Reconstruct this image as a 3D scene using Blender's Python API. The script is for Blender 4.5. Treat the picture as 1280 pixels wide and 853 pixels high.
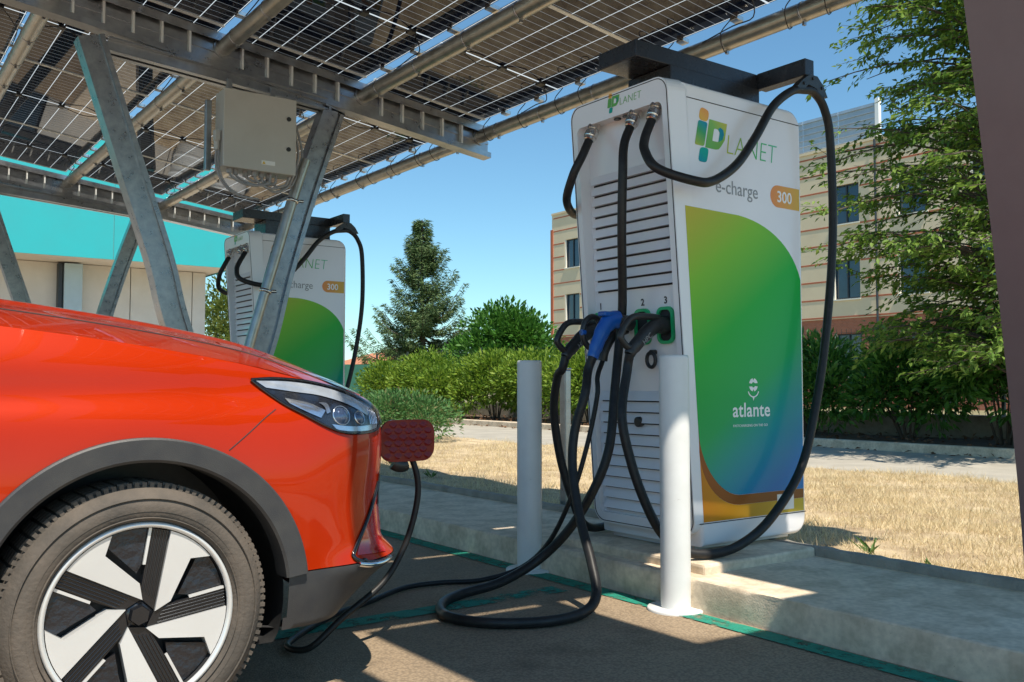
import bpy, bmesh, math, random
import numpy as np
from mathutils import Vector, Matrix
from mathutils.bvhtree import BVHTree

for _o in list(bpy.data.objects):
    bpy.data.objects.remove(_o)
SC = bpy.context.scene
COL = SC.collection
R = math.radians

# ---------------------------------------------------------------- camera
cam_d = bpy.data.cameras.new('camera')
cam = bpy.data.objects.new('camera', cam_d)
COL.objects.link(cam)
cam.location = (0, 0, .92)
cam.rotation_euler = (R(90 + 2.727), 0, R(-36))
cam_d.sensor_width = 36
cam_d.lens = 36 * 1165 / 1280
cam_d.clip_start = .05
cam_d.clip_end = 2000
SC.camera = cam

# ---------------------------------------------------------------- light
SUN_AZ, SUN_EL = 262.0, 61.5
world = bpy.data.worlds.new('World')
SC.world = world
world.use_nodes = True
wn = world.node_tree
bg = wn.nodes['Background']
sky = wn.nodes.new('ShaderNodeTexSky')
sky.sky_type = 'NISHITA'
sky.sun_disc = False
sky.sun_elevation = R(SUN_EL)
sky.sun_rotation = R(90 - SUN_AZ)
sky.air_density = 1.0
sky.dust_density = .1
sky.ozone_density = 1.3
tint = wn.nodes.new('ShaderNodeMix')
tint.data_type = 'RGBA'
tint.blend_type = 'MULTIPLY'
tint.inputs['Factor'].default_value = 1
tint.inputs['B'].default_value = (.49, .70, .74, 1)
wn.links.new(sky.outputs[0], tint.inputs['A'])
wn.links.new(tint.outputs['Result'], bg.inputs[0])
bg.inputs[1].default_value = .128
sun_d = bpy.data.lights.new('sun', 'SUN')
sun_d.energy = 4.1
sun_d.angle = R(.53)
sun_d.color = (1, .92, .79)
sun = bpy.data.objects.new('sun', sun_d)
COL.objects.link(sun)
sv = Vector((math.cos(R(SUN_EL)) * math.cos(R(SUN_AZ)), math.cos(R(SUN_EL)) * math.sin(R(SUN_AZ)), math.sin(R(SUN_EL))))
sun.rotation_euler = sv.to_track_quat('Z', 'Y').to_euler()
sun.location = (0, -10, 20)
SC.view_settings.view_transform = 'Standard'
SC.view_settings.look = 'None'
SC.view_settings.gamma = 1
SC.view_settings.use_curve_mapping = False
SC.view_settings.exposure = .75
SC.render.engine = 'CYCLES'
SC.cycles.max_bounces = 10
SC.cycles.transparent_max_bounces = 24

# ---------------------------------------------------------------- materials
MATS = {}

def node(nt, t, **kw):
    n = nt.nodes.new(t)
    for k, v in kw.items():
        setattr(n, k, v)
    return n

def mat(name, color, rough=.5, metal=0., var=0., vscale=8., color2=None, bump=0., bscale=40., coat=0., spec=.5, detail=6., rvar=0., coords='Object', stretch=None, ior=None):
    """principled material with procedural colour variation, roughness variation and fine relief"""
    m = bpy.data.materials.new(name)
    m.use_nodes = True
    nt = m.node_tree
    b = nt.nodes['Principled BSDF']
    b.inputs['Roughness'].default_value = rough
    b.inputs['Metallic'].default_value = metal
    b.inputs['Specular IOR Level'].default_value = spec
    if ior:
        b.inputs['IOR'].default_value = ior
    if coat:
        b.inputs['Coat Weight'].default_value = coat
        b.inputs['Coat Roughness'].default_value = .03
    tc = node(nt, 'ShaderNodeTexCoord')
    src = tc.outputs[coords]
    if stretch:
        mp = node(nt, 'ShaderNodeMapping')
        mp.inputs['Scale'].default_value = stretch
        nt.links.new(src, mp.inputs[0])
        src = mp.outputs[0]
    c1 = tuple(color) + (1,)
    if var or color2:
        nz = node(nt, 'ShaderNodeTexNoise')
        nz.inputs['Scale'].default_value = vscale
        nz.inputs['Detail'].default_value = detail
        nz.inputs['Roughness'].default_value = .62
        nt.links.new(src, nz.inputs['Vector'])
        rp = node(nt, 'ShaderNodeValToRGB')
        if color2 is None:
            color2 = tuple(max(0, c * (1 - var)) for c in color)
            c1 = tuple(min(1, c * (1 + var * .6)) for c in color) + (1,)
        rp.color_ramp.elements[0].color = tuple(color2) + (1,)
        rp.color_ramp.elements[1].color = c1
        rp.color_ramp.elements[0].position = .32
        rp.color_ramp.elements[1].position = .68
        nt.links.new(nz.outputs['Fac'], rp.inputs[0])
        nt.links.new(rp.outputs[0], b.inputs['Base Color'])
        if rvar:
            mr = node(nt, 'ShaderNodeMapRange')
            mr.inputs['To Min'].default_value = max(0, rough - rvar)
            mr.inputs['To Max'].default_value = min(1, rough + rvar)
            nt.links.new(nz.outputs['Fac'], mr.inputs[0])
            nt.links.new(mr.outputs[0], b.inputs['Roughness'])
    else:
        b.inputs['Base Color'].default_value = c1
    if bump:
        n2 = node(nt, 'ShaderNodeTexNoise')
        n2.inputs['Scale'].default_value = bscale
        n2.inputs['Detail'].default_value = 5
        nt.links.new(src, n2.inputs['Vector'])
        bp = node(nt, 'ShaderNodeBump')
        bp.inputs['Strength'].default_value = bump
        bp.inputs['Distance'].default_value = .01
        nt.links.new(n2.outputs['Fac'], bp.inputs['Height'])
        nt.links.new(bp.outputs[0], b.inputs['Normal'])
    MATS[name] = m
    return m

def gradient_mat(name, stops, p0, p1, rough=.33, coat=.12):
    """printed film: colour ramp along the line p0 -> p1 in object space"""
    m = bpy.data.materials.new(name)
    m.use_nodes = True
    nt = m.node_tree
    b = nt.nodes['Principled BSDF']
    b.inputs['Roughness'].default_value = rough
    b.inputs['Coat Weight'].default_value = coat
    b.inputs['Coat Roughness'].default_value = .06
    b.inputs['Specular IOR Level'].default_value = .25
    tc = node(nt, 'ShaderNodeTexCoord')
    p0, p1 = Vector(p0), Vector(p1)
    d = p1 - p0
    sub = node(nt, 'ShaderNodeVectorMath', operation='SUBTRACT')
    sub.inputs[1].default_value = p0
    dot = node(nt, 'ShaderNodeVectorMath', operation='DOT_PRODUCT')
    dot.inputs[1].default_value = d / d.length_squared
    nt.links.new(tc.outputs['Object'], sub.inputs[0])
    nt.links.new(sub.outputs[0], dot.inputs[0])
    rp = node(nt, 'ShaderNodeValToRGB')
    el = rp.color_ramp.elements
    while len(el) < len(stops):
        el.new(.5)
    for e, (t, c) in zip(el, stops):
        e.position = t
        e.color = tuple(c) + (1,)
    nt.links.new(dot.outputs['Value'], rp.inputs[0])
    nt.links.new(rp.outputs[0], b.inputs['Base Color'])
    MATS[name] = m
    return m

def leaf_mat(name, cols, trans=.35, rough=.55):
    """foliage: leaf-to-leaf colour from the mesh attribute 'v', part of the light passes through"""
    m = bpy.data.materials.new(name)
    m.use_nodes = True
    nt = m.node_tree
    b = nt.nodes['Principled BSDF']
    b.inputs['Roughness'].default_value = rough
    b.inputs['Specular IOR Level'].default_value = .35
    at = node(nt, 'ShaderNodeAttribute', attribute_name='v')
    rp = node(nt, 'ShaderNodeValToRGB')
    el = rp.color_ramp.elements
    while len(el) < len(cols):
        el.new(.5)
    for i, (e, c) in enumerate(zip(el, cols)):
        e.position = i / (len(cols) - 1)
        e.color = tuple(c) + (1,)
    nt.links.new(at.outputs['Fac'], rp.inputs[0])
    nt.links.new(rp.outputs[0], b.inputs['Base Color'])
    tr = node(nt, 'ShaderNodeBsdfTranslucent')
    nt.links.new(rp.outputs[0], tr.inputs[0])
    mx = node(nt, 'ShaderNodeMixShader')
    mx.inputs[0].default_value = trans
    out = nt.nodes['Material Output']
    nt.links.new(b.outputs[0], mx.inputs[1])
    nt.links.new(tr.outputs[0], mx.inputs[2])
    nt.links.new(mx.outputs[0], out.inputs[0])
    MATS[name] = m
    return m

# ---------------------------------------------------------------- mesh helpers
OFF = {}

def link(o, parent=None):
    COL.objects.link(o)
    if parent is not None:
        o.parent = parent
    return o

def thing(name, label, cat, loc, group=None):
    o = bpy.data.objects.new(name, None)
    o.empty_display_size = .2
    link(o)
    o.location = loc
    OFF[o.name] = Vector(loc)
    o['label'] = label
    o['category'] = cat
    if group:
        o['group'] = group
    return o

def tag(o, label=None, cat=None, group=None, kind=None):
    for k, v in (('label', label), ('category', cat), ('group', group), ('kind', kind)):
        if v:
            o[k] = v
    return o

def off_of(p):
    return OFF.get(p.name, Vector((0, 0, 0))) if p is not None else Vector((0, 0, 0))

def raw(name, verts, faces, mats, parent=None, smooth=False, mi=None, origin=None, edges=()):
    """link a mesh given in world coordinates as one object"""
    me = bpy.data.meshes.new(name)
    off = off_of(parent)
    if parent is None and origin is not None:
        off = Vector(origin)
    v = np.asarray(verts, dtype=float).reshape(-1, 3) - np.array(off)
    me.from_pydata(v.tolist(), list(edges), faces)
    if not isinstance(mats, (list, tuple)):
        mats = [mats]
    for m in mats:
        me.materials.append(MATS[m])
    if mi is not None:
        me.polygons.foreach_set('material_index', np.asarray(mi, dtype=np.int32))
    if smooth:
        me.polygons.foreach_set('use_smooth', np.ones(len(me.polygons), dtype=bool))
    me.update()
    o = bpy.data.objects.new(name, me)
    link(o, parent)
    if parent is None:
        o.location = off
    OFF[o.name] = Vector(off)
    return o

def inst(src, loc, parent, name=None, rot=None):
    """another object that shares src's mesh data; loc in world coordinates"""
    o = bpy.data.objects.new(name or src.name.split('.')[0], src.data)
    link(o, parent)
    o.location = Vector(loc) - off_of(parent)
    if rot is not None:
        o.rotation_euler = rot
    OFF[o.name] = off_of(parent)
    return o

def cat(pts, n=8, closed=False):
    """Catmull-Rom through the points"""
    P = [Vector(p) for p in pts]
    out = []
    m = len(P)
    rng = m if closed else m - 1
    for i in range(rng):
        if closed:
            a, b, c, d = P[(i - 1) % m], P[i], P[(i + 1) % m], P[(i + 2) % m]
        else:
            b, c = P[i], P[i + 1]
            a = P[i - 1] if i > 0 else b * 2 - c
            d = P[i + 2] if i + 2 < m else c * 2 - b
        for k in range(n):
            t = k / n
            out.append(.5 * ((2 * b) + (c - a) * t + (2 * a - 5 * b + 4 * c - d) * t * t + (3 * b - a - 3 * c + d) * t ** 3))
    if not closed:
        out.append(P[-1])
    return out

class MB:
    """collects shapes in world coordinates and links them as ONE mesh object"""
    def __init__(s):
        s.v, s.f, s.m, s.sm = [], [], [], []
        s.cur = 0

    def add(s, verts, faces, smooth=False):
        o = len(s.v)
        s.v += [tuple(p) for p in verts]
        s.f += [tuple(i + o for i in f) for f in faces]
        s.m += [s.cur] * len(faces)
        s.sm += [smooth] * len(faces)
        return s

    def box(s, a, b, bev=0.):
        x0, y0, z0 = (min(p, q) for p, q in zip(a, b))
        x1, y1, z1 = (max(p, q) for p, q in zip(a, b))
        bv = min(bev, (x1 - x0) * .45, (y1 - y0) * .45, (z1 - z0) * .45)
        if bv <= 0:
            return s.add([(x0, y0, z0), (x1, y0, z0), (x1, y1, z0), (x0, y1, z0), (x0, y0, z1), (x1, y0, z1), (x1, y1, z1), (x0, y1, z1)],
                         [(0, 3, 2, 1), (4, 5, 6, 7), (0, 1, 5, 4), (1, 2, 6, 5), (2, 3, 7, 6), (3, 0, 4, 7)])
        bm = bmesh.new()
        bmesh.ops.create_cube(bm, size=1)
        for v in bm.verts:
            v.co = Vector(((x0 + x1) / 2 + v.co.x * (x1 - x0), (y0 + y1) / 2 + v.co.y * (y1 - y0), (z0 + z1) / 2 + v.co.z * (z1 - z0)))
        bmesh.ops.bevel(bm, geom=bm.edges[:], offset=bv, segments=2, affect='EDGES', profile=.5)
        return s.bm(bm)

    def bm(s, bm, smooth=False, M=None):
        bm.verts.index_update()
        s.add([(M @ v.co if M else v.co) for v in bm.verts], [[v.index for v in f.verts] for f in bm.faces], smooth)
        bm.free()
        return s

    def obox(s, c, ax, ay, az, dims, bev=0.):
        """box with its own axes"""
        t = MB()
        h = [d / 2 for d in dims]
        t.box([-q for q in h], h, bev)
        ax, ay, az = Vector(ax).normalized(), Vector(ay).normalized(), Vector(az).normalized()
        c = Vector(c)
        return s.add([c + ax * p[0] + ay * p[1] + az * p[2] for p in t.v], t.f)

    def tube(s, path, rad, seg=12, caps=True, smooth=True, flat=1., upv=None):
        P = [Vector(p) for p in path]
        n = len(P)
        rads = rad if isinstance(rad, (list, tuple)) else [rad] * n
        V, Fc = [], []
        prev = None
        for i, p in enumerate(P):
            t = (P[min(i + 1, n - 1)] - P[max(i - 1, 0)]).normalized()
            if prev is None:
                u = Vector(upv) if upv else (Vector((0, 0, 1)) if abs(t.z) < .9 else Vector((1, 0, 0)))
            else:
                u = prev
            u = (u - t * u.dot(t)).normalized()
            prev = u
            w = t.cross(u)
            for k in range(seg):
                a = 2 * math.pi * k / seg
                V.append(p + u * math.cos(a) * rads[i] + w * math.sin(a) * rads[i] * flat)
        for i in range(n - 1):
            for k in range(seg):
                k2 = (k + 1) % seg
                Fc.append((i * seg + k, i * seg + k2, (i + 1) * seg + k2, (i + 1) * seg + k))
        s.add(V, Fc, smooth)
        if caps:
            s.add(V[:seg], [tuple(reversed(range(seg)))])
            s.add(V[-seg:], [tuple(range(seg))])
        return s

    def cyl(s, a, b, r, seg=16, r2=None):
        return s.tube([a, b], [r, r if r2 is None else r2], seg)

    def lathe(s, prof, o, axis, seg=48, smooth=True, a0=0., a1=2 * math.pi, ref=None):
        """prof: (radius, height along axis)"""
        ax = Vector(axis).normalized()
        u = Vector(ref) if ref else (Vector((0, 0, 1)) if abs(ax.z) < .9 else Vector((1, 0, 0)))
        u = (u - ax * u.dot(ax)).normalized()
        w = ax.cross(u)
        o = Vector(o)
        full = abs(a1 - a0 - 2 * math.pi) < 1e-6
        ns = seg if full else seg + 1
        V = []
        for k in range(ns):
            a = a0 + (a1 - a0) * k / seg
            d = u * math.cos(a) + w * math.sin(a)
            V += [o + d * r + ax * h for r, h in prof]
        m = len(prof)
        Fc = []
        for k in range(seg):
            k2 = (k + 1) % ns
            for j in range(m - 1):
                Fc.append((k * m + j, k2 * m + j, k2 * m + j + 1, k * m + j + 1))
        return s.add(V, Fc, smooth)

    def prism(s, poly, d):
        """extrude a planar polygon (3D points) by vector d"""
        P = [Vector(p) for p in poly]
        d = Vector(d)
        n = len(P)
        nv = Vector((0, 0, 0))
        for i in range(n):
            nv += P[i].cross(P[(i + 1) % n])
        if nv.dot(d) > 0:
            P.reverse()
        V = P + [p + d for p in P]
        return s.add(V, [tuple(range(n)), tuple(reversed(range(n, 2 * n)))] + [(i + n, (i + 1) % n + n, (i + 1) % n, i) for i in range(n)])

    def build(s, name, mats, parent=None, origin=None):
        o = raw(name, s.v, s.f, mats, parent, False, s.m, origin)
        o.data.polygons.foreach_set('use_smooth', s.sm)
        return o

def text_mesh(txt, size, depth, fn, name, m, parent, align='LEFT', sx=1., space=1., bold=0.):
    """flat lettering; fn maps (x, y, d) of the text plane to world"""
    cu = bpy.data.curves.new('lettering', 'FONT')
    cu.body = txt
    cu.size = size
    cu.align_x = align
    cu.space_character = space
    cu.offset = bold
    cu.resolution_u = 4
    cu.extrude = depth / 2
    o = bpy.data.objects.new('lettering', cu)
    COL.objects.link(o)
    bpy.context.view_layer.update()
    me = bpy.data.meshes.new_from_object(o.evaluated_get(bpy.context.evaluated_depsgraph_get()))
    v = [fn(p.co.x * sx, p.co.y, p.co.z + depth / 2) for p in me.vertices]
    f = [tuple(p.vertices) for p in me.polygons]
    bpy.data.objects.remove(o)
    bpy.data.curves.remove(cu)
    bpy.data.meshes.remove(me)
    return raw(name, v, f, m, parent)

def rrect(x0, y0, x1, y1, r, n=6):
    out = []
    for cx, cy, a in ((x1 - r, y1 - r, 0), (x0 + r, y1 - r, 90), (x0 + r, y0 + r, 180), (x1 - r, y0 + r, 270)):
        for k in range(n + 1):
            t = R(a + 90 * k / n)
            out.append((cx + r * math.cos(t), cy + r * math.sin(t)))
    return out

def bezier(a, b, c, d, n=12):
    a, b, c, d = (np.array(p, float) for p in (a, b, c, d))
    return [tuple((1 - t) ** 3 * a + 3 * (1 - t) ** 2 * t * b + 3 * (1 - t) * t * t * c + t ** 3 * d) for t in np.linspace(0, 1, n)]
# ---------------------------------------------------------------- material list
def asphalt_mat():
    m = mat('asphalt', (.32, .245, .165), .88, var=.16, vscale=1.3, bump=.55, bscale=160)
    nt = m.node_tree
    b = nt.nodes['Principled BSDF']
    rp = [n for n in nt.nodes if n.type == 'VALTORGB'][0]
    tc = [n for n in nt.nodes if n.type == 'TEX_COORD'][0]
    vo = node(nt, 'ShaderNodeTexVoronoi')
    vo.inputs['Scale'].default_value = 95
    nt.links.new(tc.outputs['Object'], vo.inputs['Vector'])
    r2 = node(nt, 'ShaderNodeValToRGB')
    r2.color_ramp.elements[0].color = (1.25, 1.22, 1.18, 1)
    r2.color_ramp.elements[1].color = (.72, .7, .68, 1)
    r2.color_ramp.elements[1].position = .75
    nt.links.new(vo.outputs['Distance'], r2.inputs[0])
    mx = node(nt, 'ShaderNodeMix', data_type='RGBA', blend_type='MULTIPLY')
    mx.inputs['Factor'].default_value = 1
    nt.links.new(rp.outputs[0], mx.inputs['A'])
    nt.links.new(r2.outputs[0], mx.inputs['B'])
    # oil stains
    nz = node(nt, 'ShaderNodeTexNoise')
    nz.inputs['Scale'].default_value = 2.2
    nz.inputs['Detail'].default_value = 3
    nt.links.new(tc.outputs['Object'], nz.inputs['Vector'])
    r3 = node(nt, 'ShaderNodeValToRGB')
    r3.color_ramp.elements[0].position = .58
    r3.color_ramp.elements[0].color = (1, 1, 1, 1)
    r3.color_ramp.elements[1].position = .74
    r3.color_ramp.elements[1].color = (.58, .56, .54, 1)
    nt.links.new(nz.outputs['Fac'], r3.inputs[0])
    m2 = node(nt, 'ShaderNodeMix', data_type='RGBA', blend_type='MULTIPLY')
    m2.inputs['Factor'].default_value = 1
    nt.links.new(mx.outputs['Result'], m2.inputs['A'])
    nt.links.new(r3.outputs[0], m2.inputs['B'])
    nt.links.new(m2.outputs['Result'], b.inputs['Base Color'])

def worn_paint(name, color, scale=14., cut=.42):
    """thin worn paint: patches where the surface below shows through"""
    m = mat(name, color, .8, var=.2, vscale=30, bump=.3, bscale=160)
    nt = m.node_tree
    tc = [n for n in nt.nodes if n.type == 'TEX_COORD'][0]
    nz = node(nt, 'ShaderNodeTexNoise')
    nz.inputs['Scale'].default_value = scale
    nz.inputs['Detail'].default_value = 8
    nz.inputs['Roughness'].default_value = .75
    nt.links.new(tc.outputs['Object'], nz.inputs['Vector'])
    rp = node(nt, 'ShaderNodeValToRGB')
    rp.color_ramp.elements[0].position = cut - .06
    rp.color_ramp.elements[1].position = cut + .1
    nt.links.new(nz.outputs['Fac'], rp.inputs[0])
    nt.links.new(rp.outputs[0], nt.nodes['Principled BSDF'].inputs['Alpha'])

def solar_mat():
    """glass-glass module: dark half cells, light shows through the gaps between them, glossy glass"""
    m = bpy.data.materials.new('solar_glass')
    m.use_nodes = True
    nt = m.node_tree
    nt.nodes.remove(nt.nodes['Principled BSDF'])
    tc = node(nt, 'ShaderNodeTexCoord')
    sp = node(nt, 'ShaderNodeSeparateXYZ')
    nt.links.new(tc.outputs['Object'], sp.inputs[0])

    def lines(sock, pitch, w, shift=0.):
        a = node(nt, 'ShaderNodeMath', operation='MULTIPLY_ADD')
        a.inputs[1].default_value = 1 / pitch
        a.inputs[2].default_value = shift + 100
        nt.links.new(sock, a.inputs[0])
        f = node(nt, 'ShaderNodeMath', operation='FRACT')
        nt.links.new(a.outputs[0], f.inputs[0])
        d = node(nt, 'ShaderNodeMath', operation='SUBTRACT')
        d.inputs[1].default_value = .5
        nt.links.new(f.outputs[0], d.inputs[0])
        ab = node(nt, 'ShaderNodeMath', operation='ABSOLUTE')
        nt.links.new(d.outputs[0], ab.inputs[0])
        g = node(nt, 'ShaderNodeMath', operation='GREATER_THAN')
        g.inputs[1].default_value = .5 - w / pitch / 2
        nt.links.new(ab.outputs[0], g.inputs[0])
        return g.outputs[0]
    lx = lines(sp.outputs['X'], .174, .0052)
    ly = lines(sp.outputs['Y'], .0805, .0042)
    ab = node(nt, 'ShaderNodeMath', operation='ABSOLUTE')
    nt.links.new(sp.outputs['Y'], ab.inputs[0])
    mid = node(nt, 'ShaderNodeMath', operation='LESS_THAN')
    mid.inputs[1].default_value = .008
    nt.links.new(ab.outputs[0], mid.inputs[0])
    h = node(nt, 'ShaderNodeMath', operation='MULTIPLY')
    h.inputs[1].default_value = .26
    nt.links.new(ly, h.inputs[0])
    m1 = node(nt, 'ShaderNodeMath', operation='MAXIMUM')
    nt.links.new(lx, m1.inputs[0])
    nt.links.new(h.outputs[0], m1.inputs[1])
    m2 = node(nt, 'ShaderNodeMath', operation='MAXIMUM')
    nt.links.new(m1.outputs[0], m2.inputs[0])
    nt.links.new(mid.outputs[0], m2.inputs[1])
    up = node(nt, 'ShaderNodeMath', operation='GREATER_THAN')
    up.inputs[1].default_value = -.004
    nt.links.new(sp.outputs['Z'], up.inputs[0])
    m4 = node(nt, 'ShaderNodeMath', operation='MAXIMUM')
    nt.links.new(m2.outputs[0], m4.inputs[0])
    nt.links.new(up.outputs[0], m4.inputs[1])
    df = node(nt, 'ShaderNodeBsdfDiffuse')
    nz = node(nt, 'ShaderNodeTexNoise')
    nz.inputs['Scale'].default_value = 3
    nt.links.new(tc.outputs['Object'], nz.inputs['Vector'])
    rp = node(nt, 'ShaderNodeValToRGB')
    rp.color_ramp.elements[0].color = (.005, .009, .024, 1)
    rp.color_ramp.elements[1].color = (.011, .017, .04, 1)
    nt.links.new(nz.outputs['Fac'], rp.inputs[0])
    nt.links.new(rp.outputs[0], df.inputs[0])
    tr = node(nt, 'ShaderNodeBsdfTransparent')
    tr.inputs[0].default_value = (.5, .52, .53, 1)
    # the upper sheet is plain clear glass
    tc2 = node(nt, 'ShaderNodeMix', data_type='RGBA')
    tc2.inputs['A'].default_value = (.5, .52, .53, 1)
    tc2.inputs['B'].default_value = (.97, .98, .98, 1)
    nt.links.new(up.outputs[0], tc2.inputs['Factor'])
    nt.links.new(tc2.outputs['Result'], tr.inputs[0])
    tl = node(nt, 'ShaderNodeBsdfTranslucent')
    tl.inputs[0].default_value = (.40, .44, .47, 1)
    ms = node(nt, 'ShaderNodeMixShader')
    nt.links.new(up.outputs[0], ms.inputs[0])
    nt.links.new(tl.outputs[0], ms.inputs[1])
    nt.links.new(tr.outputs[0], ms.inputs[2])
    mx = node(nt, 'ShaderNodeMixShader')
    nt.links.new(m4.outputs[0], mx.inputs[0])
    nt.links.new(df.outputs[0], mx.inputs[1])
    nt.links.new(ms.outputs[0], mx.inputs[2])
    fr = node(nt, 'ShaderNodeFresnel')
    fr.inputs[0].default_value = 1.36
    geo = node(nt, 'ShaderNodeNewGeometry')
    fm = node(nt, 'ShaderNodeMath', operation='MULTIPLY')
    inv = node(nt, 'ShaderNodeMath', operation='SUBTRACT')
    inv.inputs[0].default_value = 1
    nt.links.new(geo.outputs['Backfacing'], inv.inputs[1])
    nt.links.new(fr.outputs[0], fm.inputs[0])
    nt.links.new(inv.outputs[0], fm.inputs[1])
    gl = node(nt, 'ShaderNodeBsdfGlossy')
    gl.inputs['Roughness'].default_value = .025
    m3 = node(nt, 'ShaderNodeMixShader')
    nt.links.new(fm.outputs[0], m3.inputs[0])
    nt.links.new(mx.outputs[0], m3.inputs[1])
    nt.links.new(gl.outputs[0], m3.inputs[2])
    nt.links.new(m3.outputs[0], nt.nodes['Material Output'].inputs[0])
    MATS['solar_glass'] = m

def clear_glass(name, tint=(.95, .97, 1), ior=1.5):
    m = bpy.data.materials.new(name)
    m.use_nodes = True
    nt = m.node_tree
    nt.nodes.remove(nt.nodes['Principled BSDF'])
    tr = node(nt, 'ShaderNodeBsdfTransparent')
    tr.inputs[0].default_value = tuple(tint) + (1,)
    gl = node(nt, 'ShaderNodeBsdfGlossy')
    gl.inputs['Roughness'].default_value = .01
    fr = node(nt, 'ShaderNodeFresnel')
    fr.inputs[0].default_value = ior
    geo = node(nt, 'ShaderNodeNewGeometry')
    fm = node(nt, 'ShaderNodeMath', operation='MULTIPLY')
    inv = node(nt, 'ShaderNodeMath', operation='SUBTRACT')
    inv.inputs[0].default_value = 1
    nt.links.new(geo.outputs['Backfacing'], inv.inputs[1])
    nt.links.new(fr.outputs[0], fm.inputs[0])
    nt.links.new(inv.outputs[0], fm.inputs[1])
    mx = node(nt, 'ShaderNodeMixShader')
    nt.links.new(fm.outputs[0], mx.inputs[0])
    nt.links.new(tr.outputs[0], mx.inputs[1])
    nt.links.new(gl.outputs[0], mx.inputs[2])
    nt.links.new(mx.outputs[0], nt.nodes['Material Output'].inputs[0])
    MATS[name] = m

def concrete_mat():
    """cast concrete: broad stains, fine mottling and small dark pits"""
    m = mat('concrete', (.80, .66, .50), .92, vscale=2.6, color2=(.66, .54, .40), bump=.18, bscale=130, detail=9)
    nt = m.node_tree
    tc = [n for n in nt.nodes if n.type == 'TEX_COORD'][0]
    rp = [n for n in nt.nodes if n.type == 'VALTORGB'][0]
    cur = rp.outputs[0]
    for kind, sc, p0, p1, c0, c1 in (('n', 38, .36, .62, (.87, .865, .855), (1.04, 1.04, 1.03)), ('v', 40, .0, .08, (.45, .43, .4), (1, 1, 1)), ('n', 7, .40, .56, (.8, .79, .77), (1, 1, 1))):
        t = node(nt, 'ShaderNodeTexNoise' if kind == 'n' else 'ShaderNodeTexVoronoi')
        t.inputs['Scale'].default_value = sc
        nt.links.new(tc.outputs['Object'], t.inputs['Vector'])
        r = node(nt, 'ShaderNodeValToRGB')
        r.color_ramp.elements[0].position, r.color_ramp.elements[1].position = p0, p1
        r.color_ramp.elements[0].color = c0 + (1,)
        r.color_ramp.elements[1].color = c1 + (1,)
        nt.links.new(t.outputs['Fac' if kind == 'n' else 'Distance'], r.inputs[0])
        mx = node(nt, 'ShaderNodeMix', data_type='RGBA', blend_type='MULTIPLY')
        mx.inputs['Factor'].default_value = 1
        nt.links.new(cur, mx.inputs['A'])
        nt.links.new(r.outputs[0], mx.inputs['B'])
        cur = mx.outputs['Result']
    nt.links.new(cur, nt.nodes['Principled BSDF'].inputs['Base Color'])

asphalt_mat()
worn_paint('green_line', (.012, .24, .165), 12, .40)
worn_paint('faded_green', (.015, .27, .19), 10, .5)
solar_mat()
clear_glass('lens')
clear_glass('car_glass', (.25, .3, .3))
concrete_mat()
mat('bounce_pale', (.62, .56, .46), .9, color2=(.54, .48, .39), vscale=1.2, bump=.3, bscale=90)
mat('concrete_dark', (.38, .345, .29), .92, color2=(.24, .22, .185), vscale=7, bump=.7, bscale=70)
mat('road', (.38, .345, .285), .9, var=.18, vscale=2, bump=.4, bscale=120)
mat('dry_ground', (.58, .46, .29), .95, color2=(.27, .19, .11), vscale=4, bump=.6, bscale=60)
mat('far_ground', (.16, .16, .08), .95, color2=(.28, .23, .13), vscale=.6, bump=.3, bscale=20)
mat('soil', (.16, .10, .06), .95, color2=(.09, .06, .04), vscale=9, bump=.8, bscale=40)
mat('galvanised', (.40, .405, .42), .30, .92, color2=(.25, .26, .28), vscale=14, rvar=.12, bump=.06, bscale=60)
mat('galvanised_dull', (.42, .43, .45), .3, .95, color2=(.28, .29, .31), vscale=9, rvar=.1, bump=.05, bscale=50)
mat('galvanised_tube', (.50, .49, .45), .36, .85, color2=(.36, .34, .30), vscale=10, rvar=.1)
mat('car_reflection_steel', (.23, .165, .17), .42, .4, color2=(.205, .145, .15), vscale=3, bump=.04, bscale=60)  # near column's steel with the red car's reflection put into its colour
mat('bright_edge', (.75, .76, .74), .4, .3, var=.1, vscale=20)
mat('white_paint', (.74, .74, .72), .38, var=.05, vscale=6, color2=(.68, .675, .65), spec=.4)
mat('charger_white', (.80, .80, .82), .27, color2=(.77, .77, .79), vscale=3, coat=.25)
mat('charger_grey', (.62, .62, .63), .4, var=.04, vscale=4)
mat('slot_dark', (.02, .02, .022), .7, var=.2)
mat('black_metal', (.04, .04, .044), .28, .5, color2=(.05, .05, .054), vscale=20, rvar=.08)
mat('rubber', (.013, .013, .014), .45, spec=.3, color2=(.024, .023, .022), vscale=30, rvar=.1)
mat('black_plastic', (.018, .018, .019), .4, color2=(.028, .028, .028), vscale=40, bump=.1, bscale=300)
mat('cladding', (.034, .034, .037), .5, color2=(.05, .049, .048), vscale=14, bump=.12, bscale=400)
mat('blue_plastic', (.01, .10, .42), .3, var=.1, vscale=10, coat=.2)
mat('steel_collar', (.62, .60, .57), .25, 1., var=.1, vscale=30)
mat('socket_green', (.01, .42, .15), .35, var=.06)
mat('print_grey', (.25, .26, .27), .4, var=.02)
mat('print_white', (.82, .84, .84), .4, var=.02)
mat('print_dark', (.03, .03, .032), .4, var=.02)
mat('label_white', (.75, .75, .72), .45, var=.05)
mat('car_red', (.41, .0225, .0004), .36, .1, color2=(.38, .0195, .0004), vscale=2, coat=.85, spec=.05)
mat('flap_red', (.19, .002, .003), .3, .1, color2=(.15, .0015, .002), vscale=9, coat=.3, spec=.2)
mat('insert_red', (.45, .012, .01), .15, .1, var=.1, coat=1.)
mat('chrome', (.8, .8, .8), .08, 1., var=.02)
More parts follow.
